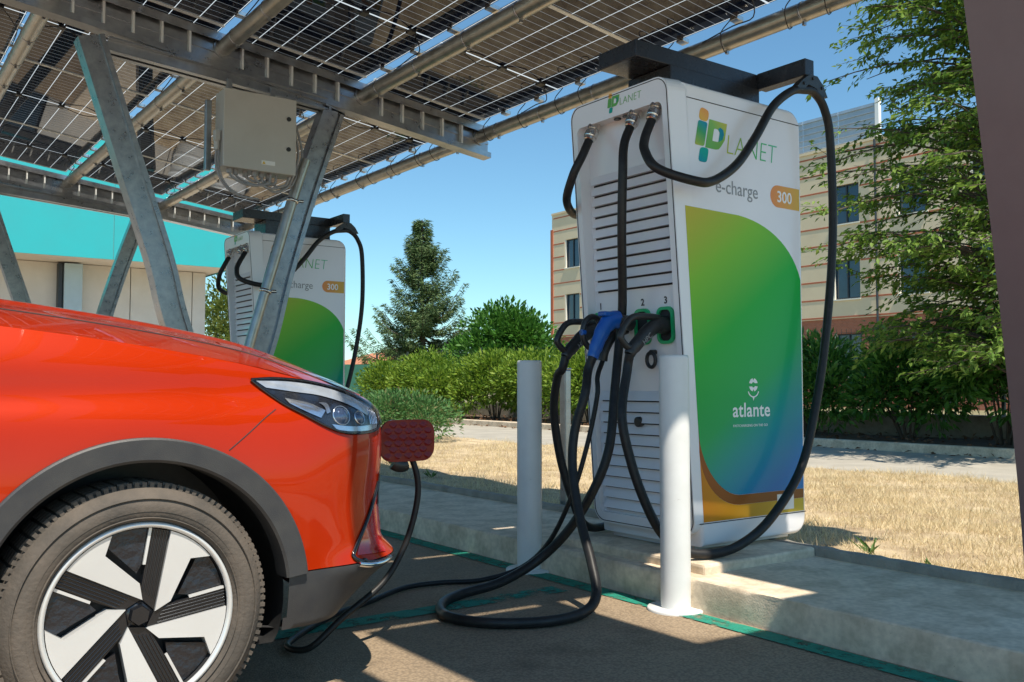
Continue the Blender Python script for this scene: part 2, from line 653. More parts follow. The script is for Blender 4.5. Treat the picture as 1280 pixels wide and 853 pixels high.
mat('gloss_black', (.008, .008, .009), .08, var=.1, coat=.6)
mat('tyre', (.135, .108, .085), .85, color2=(.07, .06, .05), vscale=7, bump=.25, bscale=90)
mat('rim_white', (.70, .70, .69), .28, .35, var=.04, vscale=4, coat=.5)
mat('rim_black', (.012, .013, .016), .22, var=.2, coat=.4)
mat('rim_texture', (.014, .015, .02), .3, var=.3, vscale=10, bump=1., bscale=32, coat=.3)
mat('headlight_silver', (.6, .62, .65), .18, .9, var=.1, vscale=30)
mat('headlight_dark', (.02, .022, .028), .15, .2, var=.4, vscale=40, coat=.5)
mat('drl_white', (.62, .64, .66), .22, .5, color2=(.45, .47, .5), vscale=25, coat=.6)
mat('projector', (.05, .07, .12), .03, .3, var=.1, coat=1.)
mat('box_grey', (.50, .475, .43), .4, .1, color2=(.46, .435, .39), vscale=5)
mat('conduit_grey', (.34, .33, .33), .5, color2=(.26, .25, .25), vscale=12)
mat('teal', (.02, .40, .43), .5, color2=(.028, .37, .40), vscale=1.5)
mat('wall_white', (.66, .63, .58), .7, color2=(.58, .55, .5), vscale=2)
mat('soffit', (.6, .56, .5), .7, var=.05, vscale=3)
mat('pale_blue', (.42, .55, .62), .4, var=.08, vscale=3)
mat('cream', (.80, .655, .455), .85, color2=(.74, .60, .41), vscale=.8, bump=.2, bscale=30)
mat('band_red', (.5, .15, .075), .8, var=.15, vscale=3)
mat('window_glass', (.02, .055, .09), .06, var=.3, vscale=.5, spec=.8)
mat('window_frame', (.03, .04, .05), .5, var=.1)
mat('reveal', (.8, .76, .66), .8, var=.05)
mat('screen', (.38, .44, .50), .35, .3, var=.12, vscale=2)
mat('terracotta', (.5, .2, .1), .8, var=.2, vscale=4)
mat('house_wall', (.6, .5, .4), .8, var=.1, vscale=2)
mat('fence_green', (.02, .11, .075), .6, color2=(.03, .15, .10), vscale=5)
mat('fence_dark', (.02, .035, .03), .6, var=.1)
mat('stone', (.42, .37, .31), .9, color2=(.28, .24, .2), vscale=5, bump=.7, bscale=18)
mat('bark', (.12, .09, .065), .95, color2=(.07, .055, .04), vscale=18, bump=.9, bscale=40, stretch=(1, 1, .25))
mat('dead_leaf', (.22, .10, .045), .9, color2=(.12, .06, .03), vscale=30)
leaf_mat('leaf_tree', [(.085, .17, .022), (.16, .27, .04), (.26, .37, .07)], .42)
leaf_mat('leaf_hedge', [(.07, .15, .014), (.16, .27, .025), (.27, .36, .04)], .36)
leaf_mat('leaf_laurel', [(.04, .13, .018), (.08, .21, .03), (.15, .32, .05)], .34, .4)
leaf_mat('leaf_dome', [(.035, .12, .014), (.06, .18, .022), (.10, .24, .03)], .3)
leaf_mat('leaf_spruce', [(.055, .11, .04), (.10, .17, .06), (.17, .23, .09)], .25)
leaf_mat('leaf_juniper', [(.06, .16, .045), (.10, .23, .065), (.30, .22, .11)], .25)
leaf_mat('leaf_yellow', [(.08, .13, .02), (.14, .19, .03), (.2, .22, .05)], .35)
leaf_mat('straw', [(.48, .36, .19), (.70, .57, .34), (.82, .71, .47)], .25, .7)
leaf_mat('leaf_weed', [(.07, .14, .03), (.10, .19, .04), (.14, .22, .06)], .3)

# brick with courses as fine relief on the far facade
def brick_mat():
    m = bpy.data.materials.new('brick')
    m.use_nodes = True
    nt = m.node_tree
    b = nt.nodes['Principled BSDF']
    b.inputs['Roughness'].default_value = .9
    tc = node(nt, 'ShaderNodeTexCoord')
    mp = node(nt, 'ShaderNodeMapping')
    mp.inputs['Rotation'].default_value = (R(90), 0, R(90))
    nt.links.new(tc.outputs['Object'], mp.inputs[0])
    bt = node(nt, 'ShaderNodeTexBrick')
    bt.inputs['Scale'].default_value = 4
    bt.inputs['Color1'].default_value = (.46, .155, .085, 1)
    bt.inputs['Color2'].default_value = (.37, .125, .07, 1)
    bt.inputs['Mortar'].default_value = (.33, .24, .19, 1)
    bt.inputs['Mortar Size'].default_value = .015
    nt.links.new(tc.outputs['Object'], bt.inputs['Vector'])
    sw = node(nt, 'ShaderNodeSeparateXYZ')
    cb = node(nt, 'ShaderNodeCombineXYZ')
    nt.links.new(tc.outputs['Object'], sw.inputs[0])
    nt.links.new(sw.outputs['Y'], cb.inputs['X'])
    nt.links.new(sw.outputs['Z'], cb.inputs['Y'])
    nt.links.new(cb.outputs[0], bt.inputs['Vector'])
    nt.links.new(bt.outputs[0], b.inputs['Base Color'])
    MATS['brick'] = m
brick_mat()
MATS['car_red'].node_tree.nodes['Principled BSDF'].inputs['Coat IOR'].default_value = 1.38

def scuffs(name):
    """sparse dark scuff marks and grime on painted steel"""
    m = MATS[name]
    nt = m.node_tree
    b = nt.nodes['Principled BSDF']
    tc = [n for n in nt.nodes if n.type == 'TEX_COORD'][0]
    rp = [n for n in nt.nodes if n.type == 'VALTORGB'][0]
    mp = node(nt, 'ShaderNodeMapping')
    mp.inputs['Scale'].default_value = (9, 9, 22)
    nt.links.new(tc.outputs['Object'], mp.inputs[0])
    nz = node(nt, 'ShaderNodeTexNoise')
    nz.inputs['Scale'].default_value = 1.6
    nz.inputs['Detail'].default_value = 7
    nz.inputs['Roughness'].default_value = .7
    nt.links.new(mp.outputs[0], nz.inputs['Vector'])
    r = node(nt, 'ShaderNodeValToRGB')
    r.color_ramp.elements[0].position, r.color_ramp.elements[1].position = .66, .76
    r.color_ramp.elements[0].color = (1, 1, 1, 1)
    r.color_ramp.elements[1].color = (.42, .38, .33, 1)
    nt.links.new(nz.outputs['Fac'], r.inputs[0])
    mx = node(nt, 'ShaderNodeMix', data_type='RGBA', blend_type='MULTIPLY')
    mx.inputs['Factor'].default_value = 1
    nt.links.new(rp.outputs[0], mx.inputs['A'])
    nt.links.new(r.outputs[0], mx.inputs['B'])
    nt.links.new(mx.outputs['Result'], b.inputs['Base Color'])
scuffs('white_paint')
# ---------------------------------------------------------------- the setting
rng = np.random.default_rng(7)
random.seed(7)

def wav(x, y, s=1., seed=0.):
    return (np.sin(x * 1.7 * s + seed) * np.cos(y * 1.3 * s - seed * 2) + .5 * np.sin(x * 3.9 * s + y * 2.3 * s + seed) + .3 * np.cos(x * 7.7 * s - y * 6.1 * s)) / 1.8

def sheet(name, x0, x1, y0, y1, z, m, nx=1, ny=1, amp=0., s=1., parent=None, zf=None):
    xs, ys = np.linspace(x0, x1, nx + 1), np.linspace(y0, y1, ny + 1)
    X, Y = np.meshgrid(xs, ys, indexing='ij')
    Z = np.full_like(X, z) + (amp * wav(X, Y, s) if amp else 0)
    if zf:
        Z = zf(X, Y)
    v = np.stack([X, Y, Z], -1).reshape(-1, 3)
    f = [(i * (ny + 1) + j, (i + 1) * (ny + 1) + j, (i + 1) * (ny + 1) + j + 1, i * (ny + 1) + j + 1) for i in range(nx) for j in range(ny)]
    o = raw(name, v, f, m, parent, smooth=bool(amp or zf))
    if parent is None:
        tag(o, kind='structure')
    return o

sheet('ground', -400, 400, -400, 400, -.05, 'far_ground')
sheet('car_park', -60, 2.9, -60, 60, 0, 'asphalt')
sheet('bounce_sheet', -60, 2.85, -60, -1.2, .004, 'bounce_pale')  # unseen pale sheet, added to bounce warm light into the shade
KX = 2.865
sheet('bay_line_along_kerb', KX - .115, KX - .02, -1.1, 14, .004, 'green_line', 1, 60)
for yb in (3.32, 8.6, 13.9):
    sheet('bay_line', -3.5, 2.3, yb - .055, yb + .055, .004, 'green_line', 30, 1)
sheet('bay_line_end', 2.304, 2.68, 3.32 - .06, 3.32 + .06, .004, 'faded_green', 8, 1)

# raised concrete pavement with a worn front edge
def pavement():
    ys = np.arange(-9, 40.01, .06)
    n = len(ys)
    e = .004 * wav(ys * 3, ys * 0, 2.3) + .0012 * rng.standard_normal(n)
    e2 = .003 * rng.standard_normal(n)
    rows = []
    for dx, z in ((0., -.02), (0., .05), (.001, .112), (.004, .125), (.010, .13)):
        rows.append(np.stack([KX + dx + (e if z > .04 else e * .5) + (e2 if .1 < z < .125 else 0), ys, np.full(n, z) + (e2 * .5 if .1 < z < .128 else 0)], -1))
    for x in (3.05, 3.3, 3.5, 3.705):
        rows.append(np.stack([np.full(n, x), ys, .13 + .0025 * wav(ys * 2, ys * 0 + x * 5, 1.3)], -1))
    v = np.concatenate(rows)
    f = [(r * n + i, r * n + i + 1, (r + 1) * n + i + 1, (r + 1) * n + i) for r in range(len(rows) - 1) for i in range(n - 1)]
    tag(raw('pavement', v, [tuple(reversed(q)) for q in f], 'concrete', None, True), kind='structure').data.set_sharp_from_angle(angle=R(28))
pavement()
def edging():
    ys = np.arange(-9, 40.01, .05)
    n = len(ys)
    w = .008 * wav(ys, ys * 0, 3.) + .004 * rng.standard_normal(n)
    prof = [(3.70, .12), (3.70, .158), (3.712, .168), (3.745, .17), (3.77, .16), (3.775, .05)]
    v = np.concatenate([np.stack([x + w, ys, z + w * .3], -1) for x, z in prof])
    f = [(r * n + i, (r + 1) * n + i, (r + 1) * n + i + 1, r * n + i + 1) for r in range(len(prof) - 1) for i in range(n - 1)]
    tag(raw('edging_kerb', v, f, 'concrete_dark', None, True), kind='structure')
edging()
def verge_z(X, Y):
    return .085 + .025 * wav(X, Y, 1.1) + .012 * wav(X, Y, 4.3, 2.)
sheet('grass_verge', 3.765, 8.1, -6, 45, 0, 'dry_ground', 50, 400, zf=verge_z)
sheet('road', 8.0, 11.42, -40, 120, .045, 'road', 6, 60, amp=.004)
MB().box((11.4, -40, 0), (11.55, 120, .16), .015).build('far_kerb', 'concrete')['kind'] = 'structure'
sheet('planting_bed', 11.54, 15.5, -40, 60, .13, 'soil', 30, 300, amp=.03, s=1.4)

def leaf_quads(P, D, U, L, W, fold=.25):
    """folded leaf of 4 triangles' worth: base, two sides, tip"""
    P, D, U = np.asarray(P), np.asarray(D), np.asarray(U)
    D = D / np.linalg.norm(D, axis=1, keepdims=True)
    S = np.cross(D, U)
    S /= np.linalg.norm(S, axis=1, keepdims=True) + 1e-9
    N = np.cross(S, D)
    L, W = np.asarray(L)[:, None], np.asarray(W)[:, None]
    base = P
    tip = P + D * L
    mid = P + D * L * .45
    a = mid + S * W * .5 + N * W * fold
    b = mid - S * W * .5 + N * W * fold
    v = np.stack([base, a, tip, b], 1).reshape(-1, 3)
    return v

def leaf_obj(name, P, D, U, L, W, m, parent, v=None, kind=None, fold=.25, extra=None):
    n = len(P)
    V = leaf_quads(P, D, U, L, W, fold)
    me = bpy.data.meshes.new(name)
    off = np.array(off_of(parent))
    V = V - off
    me.vertices.add(4 * n)
    me.vertices.foreach_set('co', V.astype(np.float32).ravel())
    idx = np.arange(n)[:, None] * 4 + np.array([[0, 1, 2, 0, 2, 3]])
    me.loops.add(6 * n)
    me.loops.foreach_set('vertex_index', idx.astype(np.int32).ravel())
    me.polygons.add(2 * n)
    me.polygons.foreach_set('loop_start', (np.arange(2 * n) * 3).astype(np.int32))
    me.update(calc_edges=True)
    at = me.attributes.new('v', 'FLOAT', 'POINT')
    vv = rng.random(n) if v is None else np.clip(v, 0, 1)
    at.data.foreach_set('value', np.repeat(vv, 4).astype(np.float32))
    me.materials.append(MATS[m])
    o = bpy.data.objects.new(name, me)
    link(o, parent)
    OFF[o.name] = off_of(parent)
    if kind:
        o['kind'] = kind
    return o

def rdir(n, zbias=0.):
    d = rng.standard_normal((n, 3))
    d[:, 2] += zbias
    return d / np.linalg.norm(d, axis=1, keepdims=True)

# dry grass, dense near the pavement, thinner far away
def grass():
    parts = []
    for (x0, x1, y0, y1, dens) in ((3.78, 8.05, .4, 5.2, 6500), (3.78, 8.05, 5.2, 11, 2600), (3.78, 8.05, 11, 22, 450)):
        n = int((x1 - x0) * (y1 - y0) * dens)
        parts.append(np.stack([rng.uniform(x0, x1, n), rng.uniform(y0, y1, n)], -1))
    # tufts along both edges
    for xe, n in ((3.81, 5200), (8.0, 4500)):
        parts.append(np.stack([xe + rng.normal(0, .035, n), rng.uniform(1, 18, n)], -1))
    Q = np.concatenate(parts)
    w = wav(Q[:, 0], Q[:, 1], 2.1, 1.) + .6 * wav(Q[:, 0], Q[:, 1], 5.3, 3.)
    Q = Q[rng.random(len(Q)) < np.clip(.62 + .6 * w, .08, 1)]
    n = len(Q)
    w = wav(Q[:, 0], Q[:, 1], 2.1, 1.) + .6 * wav(Q[:, 0], Q[:, 1], 5.3, 3.)
    z = verge_z(Q[:, 0], Q[:, 1]) - .005
    P = np.column_stack([Q, z])
    D = rdir(n) * .75
    D[:, 2] = np.abs(D[:, 2]) + .3 + .5 * rng.random(n)
    L = rng.gamma(5, .0085, n) * (1 + .35 * w)
    tag(leaf_obj('dry_grass', P, D, rdir(n), np.clip(L, .02, .2), rng.uniform(.002, .0045, n), 'straw', None, v=rng.beta(2, 2, n) * .8 + .2 * np.clip(w + .5, 0, 1), kind='stuff'), 'dry straw coloured grass covering the verge behind the pavement', 'grass')
grass()

def litter():
    n = 1500
    P = np.column_stack([rng.uniform(11.56, 13.6, n), rng.uniform(4, 26, n), np.full(n, .165)])
    k = 260
    P[:k, 0] = rng.normal(11.3, .06, k)
    P[:k, 2] = .056
    D = rdir(n)
    D[:, 2] *= .2
    U = np.tile([0, 0, 1.], (n, 1)) + rdir(n) * .5
    tag(leaf_obj('fallen_leaves', P, D, U, rng.uniform(.05, .11, n), rng.uniform(.03, .06, n), 'dead_leaf', None, kind='stuff'), 'brown fallen leaves littering the soil under the hedge', 'leaves')
litter()

# ---------------------------------------------------------------- solar carport
SL = .13
def ztop(x):
    return 3.54 - SL * (x - 1.45)
FR = (1.70, 6.6, 12.2)
LN = [(3.815, .10), (3.775, .5), (3.70, 1.0), (3.60, 1.6), (3.525, 2.0), (3.455, 2.35), (3.32, 2.98)]
SECN = [(-.085, -.17), (.085, -.17), (.085, .07), (-.085, .07)]
PX = (4.45, 3.33, 2.21, 1.09, -.03)
port = thing('solar_carport', 'galvanised steel carport with V shaped columns and glass solar panel roof', 'carport', (2.2, 6.6, 0))
def sweep_section(mb, path, poly, yc):
    """section (a along the in-plane normal, b along Y) along a path in the XZ plane"""
    P = [Vector((p[0], 0, p[1])) for p in path]
    n, m = len(P), len(poly)
    V = []
    for i, p in enumerate(P):
        t = (P[min(i + 1, n - 1)] - P[max(i - 1, 0)]).normalized()
        nn = Vector((t.z, 0, -t.x))
        V += [(p + nn * a + Vector((0, yc + b, 0))) for a, b in poly]
    F = [(i * m + k, i * m + (k + 1) % m, (i + 1) * m + (k + 1) % m, (i + 1) * m + k) for i in range(n - 1) for k in range(m)]
    mb.add(V, F)
    mb.add(V[-m:], [tuple(range(m))])
    mb.add(V[:m], [tuple(reversed(range(m)))])
SEC = [(-.085, -.07), (.03, -.07), (.03, -.045), (.052, -.045), (.052, -.07), (.085, -.07), (.085, .07), (-.085, .07)]
LL = [(2.16, .02), (2.13, .35), (2.07, .75), (1.965, 1.15), (1.871, 1.45), (1.795, 1.758), (1.655, 2.186), (1.507, 2.632), (1.31, 3.235)]
LR = [(2.30, .02), (2.33, .5), (2.44, .95), (2.55, 1.3), (2.661, 1.764), (2.844, 2.388), (3.045, 2.99), (3.06, 3.03)]
XA, XB = -.25, 4.53
for yf in FR:
    for pts in ((LL, LR) if yf > 2 else (LL,)):
        if yf < 2:
            pts = LN
        mb = MB()
        sm = [(v.x, v.z) for v in cat([(p[0], 0, p[1]) for p in pts], 5)]
        sweep_section(mb, sm, SEC if yf > 2 else SECN, yf)
        c = mb.build('column', 'galvanised' if yf > 2 else 'car_reflection_steel', port)
        b2 = MB()
        x0 = pts[0][0]
        zb = 0 if yf > 2 else .11
        b2.box((x0 - .13, yf - .2, zb), (x0 + .13, yf + .13, zb + .018), .003)
        fp_ = b2.build('foot_plate', 'galvanised_dull', c)
    XA = -.25 if yf > 2 else 1.3
    # rafter: web, two flanges with lips
    mb = MB()
    def line(x, dz):
        return ztop(x) + dz
    def slab(x0, x1, z0, z1, y0, y1):
        V = [(x, y, line(x, z)) for x in (x0, x1) for y in (y0, y1) for z in (z0, z1)]
        mb.add(V, [(0, 1, 3, 2), (4, 6, 7, 5), (0, 4, 5, 1), (2, 3, 7, 6), (1, 5, 7, 3), (0, 2, 6, 4)])
    slab(XA, XB, -.245, -.0155, yf - .006, yf + .006)
    slab(XA, XB, -.015, 0, yf - .06, yf + .06)
    slab(XA, XB, -.26, -.2455, yf - .06, yf + .06)
    for s in (-1, 1):
        slab(XA, XB, -.06, -.0155, yf + s * .052, yf + s * .06)
        slab(XA, XB, -.245, -.215, yf + s * .052, yf + s * .06)
    slab(XA, XB, -.135, -.115, yf - .016, yf - .0062)
    ra = mb.build('rafter', 'galvanised_dull', port)
    x = XA + .12
    tick0 = None
    k = 0
    while x < XB - .1:
        if min(abs(x - q) for q in PX) > .09:
            if tick0 is None:
                t = MB()
                t.box((x - .008, yf - .05, line(x, -.21)), (x + .008, yf - .0065, line(x, -.03)), .002)
                tick0 = t.build('light_tick', 'bright_edge', ra)  # pale bars standing in for ticks of light along the web
                rx, rz = x, line(x, 0)
            else:
                inst(tick0, Vector((x - rx, 0, line(x, 0) - rz)) + off_of(ra), ra)
        x += .19
    # lower tie channel between the two columns, and the channel the wiring box hangs from
    t = MB()
    def slab2(x0, x1, za, zb, h, y0, y1):
        t.add([(x0, y0, za), (x0, y1, za), (x0, y0, za + h), (x0, y1, za + h), (x1, y0, zb), (x1, y1, zb), (x1, y0, zb + h), (x1, y1, zb + h)],
              [(0, 2, 3, 1), (4, 5, 7, 6), (0, 4, 6, 2), (1, 3, 7, 5), (2, 6, 7, 3), (0, 1, 5, 4)])
    if yf < 2:
        continue
    slab2(1.42, 3.0, 3.155, 3.03, .012, yf - .075, yf - .02)
    slab2(1.42, 3.0, 3.24, 3.115, .012, yf - .075, yf - .02)
    slab2(1.42, 3.0, 3.1675, 3.0425, .072, yf - .032, yf - .02)
    slab2(1.42, 3.0, 3.155, 3.03, .09, yf + .02, yf + .07)
    t.build('tie_beam', 'galvanised_dull', port)
# purlins between the frames, with end flanges and clips
segs = [(-1.0, FR[0]), (FR[0], FR[1]), (FR[1], FR[2])]
clip0 = None
for i, x in enumerate(PX):
    zc = ztop(x) - .085
    for (a, b) in segs:
        if a < 0 and i not in (2, 3) or b < 7 and a > 0 and False:
            continue
        mb = MB()
        mb.cyl((x, a + .012, zc), (x, b - .012, zc), .057, 20)
        pu = mb.build('purlin', 'galvanised_tube', port)
        for yy, s in ((a, 1), (b, -1)):
            MB().cyl((x, yy + s * .009, zc), (x, yy + s * .022, zc), .075, 16).build('end_flange', 'galvanised_dull', pu)
        y = a + .35
        while y < b - .1 and a > 0:
            if clip0 is None:
                cl = MB()
                cl.lathe([(.057, -.006), (.0605, -.006), (.0605, .006), (.057, .006)], (0, 0, 0), (0, 1, 0), 18)
                cl.box((-.01, -.008, -.08), (.01, .008, -.0606))
                clip0 = cl.build('clip_template', 'galvanised_dull')
            inst(clip0, (x, y, zc), pu, 'clip')
            y += .62 + .08 * math.sin(y * 5)
# panels
PW, PL, PT = 1.06, 1.955, .009
EDGES = [2.50 + 1.985 * k for k in range(0, 5)] + [12.05]
pan = MB().box((-PW / 2, -PL / 2, -PT / 2), (PW / 2, PL / 2, PT / 2)).build('panel_template', 'solar_glass')
jb = MB().box((-.024, -.035, -.022), (.024, .035, -.001), .003).build('box_template', 'black_plastic')
edge_t = MB().box((-PW / 2, -.006, -.012), (PW / 2, .006, .008)).build('edge_template', 'bright_edge')
clip_t = MB().box((-.03, -.03, -.018), (.03, .03, .012), .004).build('clip_template', 'steel_collar')
ang = math.atan(SL)
RP = (0, ang, 0)
def place_panel(xc, yc, full=True, sy=1., sx=1., dz=0.):
    z = ztop(xc) + .03 + dz
    p = inst(pan, (xc, yc, z), port, 'solar_panel', RP)
    p.scale = (sx, sy, 1)
    if full:
        for dx in (-.36, 0, .36):
            q = bpy.data.objects.new('junction_box', jb.data)
            link(q, p)
            q.location = (dx, 0, -PT / 2 - .001)
        for s in (-1, 1):
            q = bpy.data.objects.new('edge_seal', edge_t.data)
            link(q, p)
            q.location = (0, s * (PL / 2 + .0062), 0)
        for sxx in (-1, 1):
            for syy in (-.7, -.25, .25, .7):
                q = bpy.data.objects.new('clamp', clip_t.data)
                link(q, p)
                q.location = (sxx * (PW / 2 + .012), syy, -.012)
    return p
for i in range(4):
    xc = (PX[i] + PX[i + 1]) / 2
    for k in range(len(EDGES) - 1):
        place_panel(xc, (EDGES[k] + EDGES[k + 1]) / 2, True, (EDGES[k + 1] - EDGES[k]) / 1.985)
    if i < 3:
        place_panel(xc, (1.27 + 2.475) / 2, False, (2.475 - 1.27) / PL)
# unseen panels, added and sized to cast the shade on the foreground
for k in range(1):
    place_panel(1.78, 1.25 - PL / 2 - k * 1.985, False, 1., .80)
    place_panel(2.525, .48 - PL / 2 - k * 1.985, False, 1., .585)
    place_panel(3.155, 1.25 - PL / 2 - k * 1.985, False, 1., .66, .02)
# module strings: thin wires along each row of junction boxes
for i in range(4):
    xc = (PX[i] + PX[i + 1]) / 2
    for k in range(len(EDGES) - 1):
        mb = MB()
        yc = (EDGES[k] + EDGES[k + 1]) / 2
        pts = []
        for dx, dy, dz in ((-.5, .0, -.06), (-.36, 0, -.02), (-.18, .02, -.045), (0, 0, -.02), (.18, -.02, -.05), (.36, 0, -.02), (.46, .06, -.09), (.5, .25, -.07), (.5, .5, -.1)):
            x = xc + dx
            pts.append((x, yc + dy, ztop(x) + .03 + dz))
        mb.tube(cat(pts, 4), .004, 5)
        mb.build('string_wire', 'black_plastic', port)
# loose loops tied along the outer purlin
for y in np.arange(3.0, 12, .42):
    mb = MB()
    y += .1 * math.sin(y * 9)
    zc = ztop(PX[0]) - .085
    pts = [(PX[0] - .08, y - .1, zc + .09), (PX[0] - .12, y - .05, zc - .0), (PX[0] - .02, y, zc - .075), (PX[0] + .065, y + .03, zc), (PX[0], y + .06, zc + .07)]
    mb.tube(cat(pts, 5), .0035, 5)
    mb.build('loose_wire', 'black_plastic', port)
for o in (pan, jb, edge_t, clip_t, clip0):
    bpy.data.objects.remove(o)

# ---------------------------------------------------------------- wiring box on the carport
bx = thing('wiring_box', 'beige metal electrical cabinet with looping grey conduits hung between carport columns', 'electrical box', (2.4, 6.38, 2.45))
X0, X1, Y0, Y1, Z0, Z1 = 2.135, 2.66, 6.33, 6.52, 2.44, 2.985
MB().box((X0, Y0 + .022, Z0), (X1, Y1, Z1), .006).build('cabinet', 'box_grey', bx)
d = MB().box((X0 - .004, Y0, Z0 - .004), (X1 + .004, Y0 + .02, Z1 + .004), .005).build('door', 'box_grey', bx)
for z in (2.62, 2.84):
    MB().cyl((X1 - .055, Y0 - .008, z), (X1 - .055, Y0, z), .016, 16).build('lock', 'black_plastic', d)
MB().box((X0 + .27, Y0 - .002, Z0 + .045), (X0 + .37, Y0 - .0005, Z0 + .075)).build('label_sticker', 'label_white', d)
MB().prism([(X0 + .275, Y0 - .0025, Z0 + .049), (X0 + .30, Y0 - .0025, Z0 + .049), (X0 + .287, Y0 - .0025, Z0 + .071)], (0, -.0008, 0)).build('warning_mark', gradient_mat('amber', [(0, (.7, .45, .03)), (1, (.7, .45, .03))], (0, 0, 0), (1, 0, 0)).name, d)
for x in (X0 + .1, X1 - .1):
    MB().box((x - .02, Y1, Z0 + .02), (x + .02, Y1 + .03, 3.12), .003).build('hanger', 'galvanised_dull', bx)
MB().box((X0 - .075, Y1 - .03, Z0 - .01), (X0 - .035, Y1 + .01, 2.93), .004).build('side_rail', 'galvanised_dull', bx)
so = MB()
so.box((X0 - .045, Y0 + .05, 2.62), (X0 - .005, Y0 + .1, 2.70), .006)
so.cyl((X0 - .025, Y0 + .075, 2.56), (X0 - .025, Y0 + .075, 2.62), .02, 12)
so.build('socket', 'box_grey', bx)
for i, (xa, xb, dp) in enumerate(((X0 + .06, X0 + .36, .19), (X0 + .11, X0 + .41, .17), (X0 + .19, X0 + .33, .12), (X0 + .24, X0 + .47, .2), (X0 + .3, X0 + .5, .23), (X0 + .36, X0 + .53, .16))):
    y = Y0 + .06 + .02 * (i % 3)
    pts = [(xa, y, Z0 + .01), (xa, y, Z0 - .03), (xa + (xb - xa) * .15, y, Z0 - dp * .38), (xa + (xb - xa) * .5, y - .01, Z0 - dp * .55), (xb - .02, y, Z0 - dp * .4), (xb + .03, y + .02, Z0 - .03), (xb + .06 + .01 * i, y + .05, Z0 + .2), (xb + .05, y + .1, Z0 + .5)]
    if i < 2:
        pts[-3:] = [(xb, y, Z0 - .03), (xb, y, Z0 + .01)]
    c = MB().tube(cat(pts, 7), .0095, 9).build('conduit', 'conduit_grey', bx)
    MB().cyl((xa, y, Z0 - .035), (xa, y, Z0 + .0), .02, 10).build('gland', 'conduit_grey', c)
for dx in (0, .018):
    MB().tube(cat([(X0 - .03 + dx, Y0 + .07, 2.57), (X0 - .03 + dx, Y0 + .07, 2.45), (X0 + .02 + dx, Y0 + .07, 2.33), (X0 + .13 + dx, Y0 + .08, 2.26), (X0 + .28, Y0 + .08, 2.25)], 7), .0075, 8).build('conduit', 'conduit_grey', bx)
# conduit running down the back of the column
cp = thing('cable_conduit', 'thick grey steel conduit pipe clipped beside the carport column', 'pipe', (2.3, 6.5, .1))
MB().tube(cat([(2.26, 6.47, .02), (2.27, 6.47, .6), (2.36, 6.47, 1.1), (2.47, 6.47, 1.5), (2.56, 6.47, 1.8), (2.72, 6.47, 2.35), (2.80, 6.47, 2.6)], 6), .036, 14).build('pipe', 'galvanised_tube', cp)
for (x, z) in ((2.50, 1.6), (2.70, 2.28)):
    t = MB()
    t.lathe([(.037, -.012), (.044, -.012), (.044, .012), (.037, .012)], (x, 6.47, z), (.3, 0, 1), 14)
    t.cyl((x + .034, 6.46, z), (x + .075, 6.45, z), .012, 8)
    t.build('bracket', 'steel_collar', cp)

# ---------------------------------------------------------------- bollards
for (x, y, lab) in ((2.83, 3.746, 'white steel bollard standing between the parked car and the charging cables'), (2.826, 2.743, 'white steel bollard in front of the charger corner, half sunlit')):
    b = thing('bollard', lab, 'bollard', (x, y, 0), 'white bollards along the kerb')
    p = MB()
    p.lathe([(.0, 1.045), (.056, 1.045), (.061, 1.04), (.062, 1.03), (.062, .008)], (x, y, 0), (0, 0, 1), 40)
    p.build('post', 'white_paint', b)
    p = MB()
    p.lathe([(.062, .012), (.114, .012), (.118, .008), (.118, .0)], (x, y, 0), (0, 0, 1), 40)
    p.build('base_plate', 'white_paint', b)
p = thing('sign_post', 'thin grey steel post standing behind the charger', 'post', (3.9, 4.77, .08))
MB().box((3.875, 4.74, .02), (3.925, 4.80, 1.02), .006).build('shaft', 'galvanised_dull', p)
MB().box((3.872, 4.737, 1.021), (3.928, 4.803, 1.035), .004).build('cap', 'galvanised', p)
# ---------------------------------------------------------------- buildings
tb = thing('depot_building', 'low white panelled building with wide turquoise fascia', 'building', (0, 20, 0))
FX = 6.76
MB().box((-22, 19.3, 3.4), (FX, 27, 5.9)).build('fascia_core', 'soffit', tb)
x = -22
t0 = None
while x < FX - .01:
    w = min(2.396, FX - x)
    MB().box((x + .004, 19.27, 3.38), (x + w - .004, 19.299, 5.92)).build('fascia_panel', 'teal', tb)
    x += 2.396
MB().box((FX + .001, 19.27, 3.38), (FX + .03, 27, 5.92)).build('fascia_return', 'teal', tb)
MB().box((-22, 20.56, 0), (6.55, 26.8, 3.398)).build('wall', 'slot_dark', tb)
x = -22.0
k = 0
while x < 6.5:
    w = min(1.28, 6.56 - x)
    if not (1.2 < x + w / 2 < 2.9):
        MB().box((x + .006, 20.5, .02), (x + w - .006, 20.558, 3.39), .004).build('wall_panel', 'wall_white', tb)
    x += 1.285
wi = MB().box((1.12, 20.53, 0), (2.46, 20.55, 3.39)).build('window', 'window_glass', tb)
t = MB()
for xx in (1.15, 1.8, 2.44):
    t.box((xx - .03, 20.5, .0), (xx + .03, 20.529, 3.39))
for zz in (1.2, 2.5):
    t.box((1.18, 20.505, zz - .03), (1.77, 20.528, zz + .03))
    t.box((1.83, 20.505, zz - .03), (2.41, 20.528, zz + .03))
t.build('window_frame', 'window_frame', wi)
MB().box((3.66, 20.25, 0), (4.0, 20.49, 3.37), .01).build('pilaster', 'pale_blue', tb)
MB().box((3.56, 20.3, 0), (3.64, 20.49, 3.37), .01).build('downpipe', 'window_frame', tb)
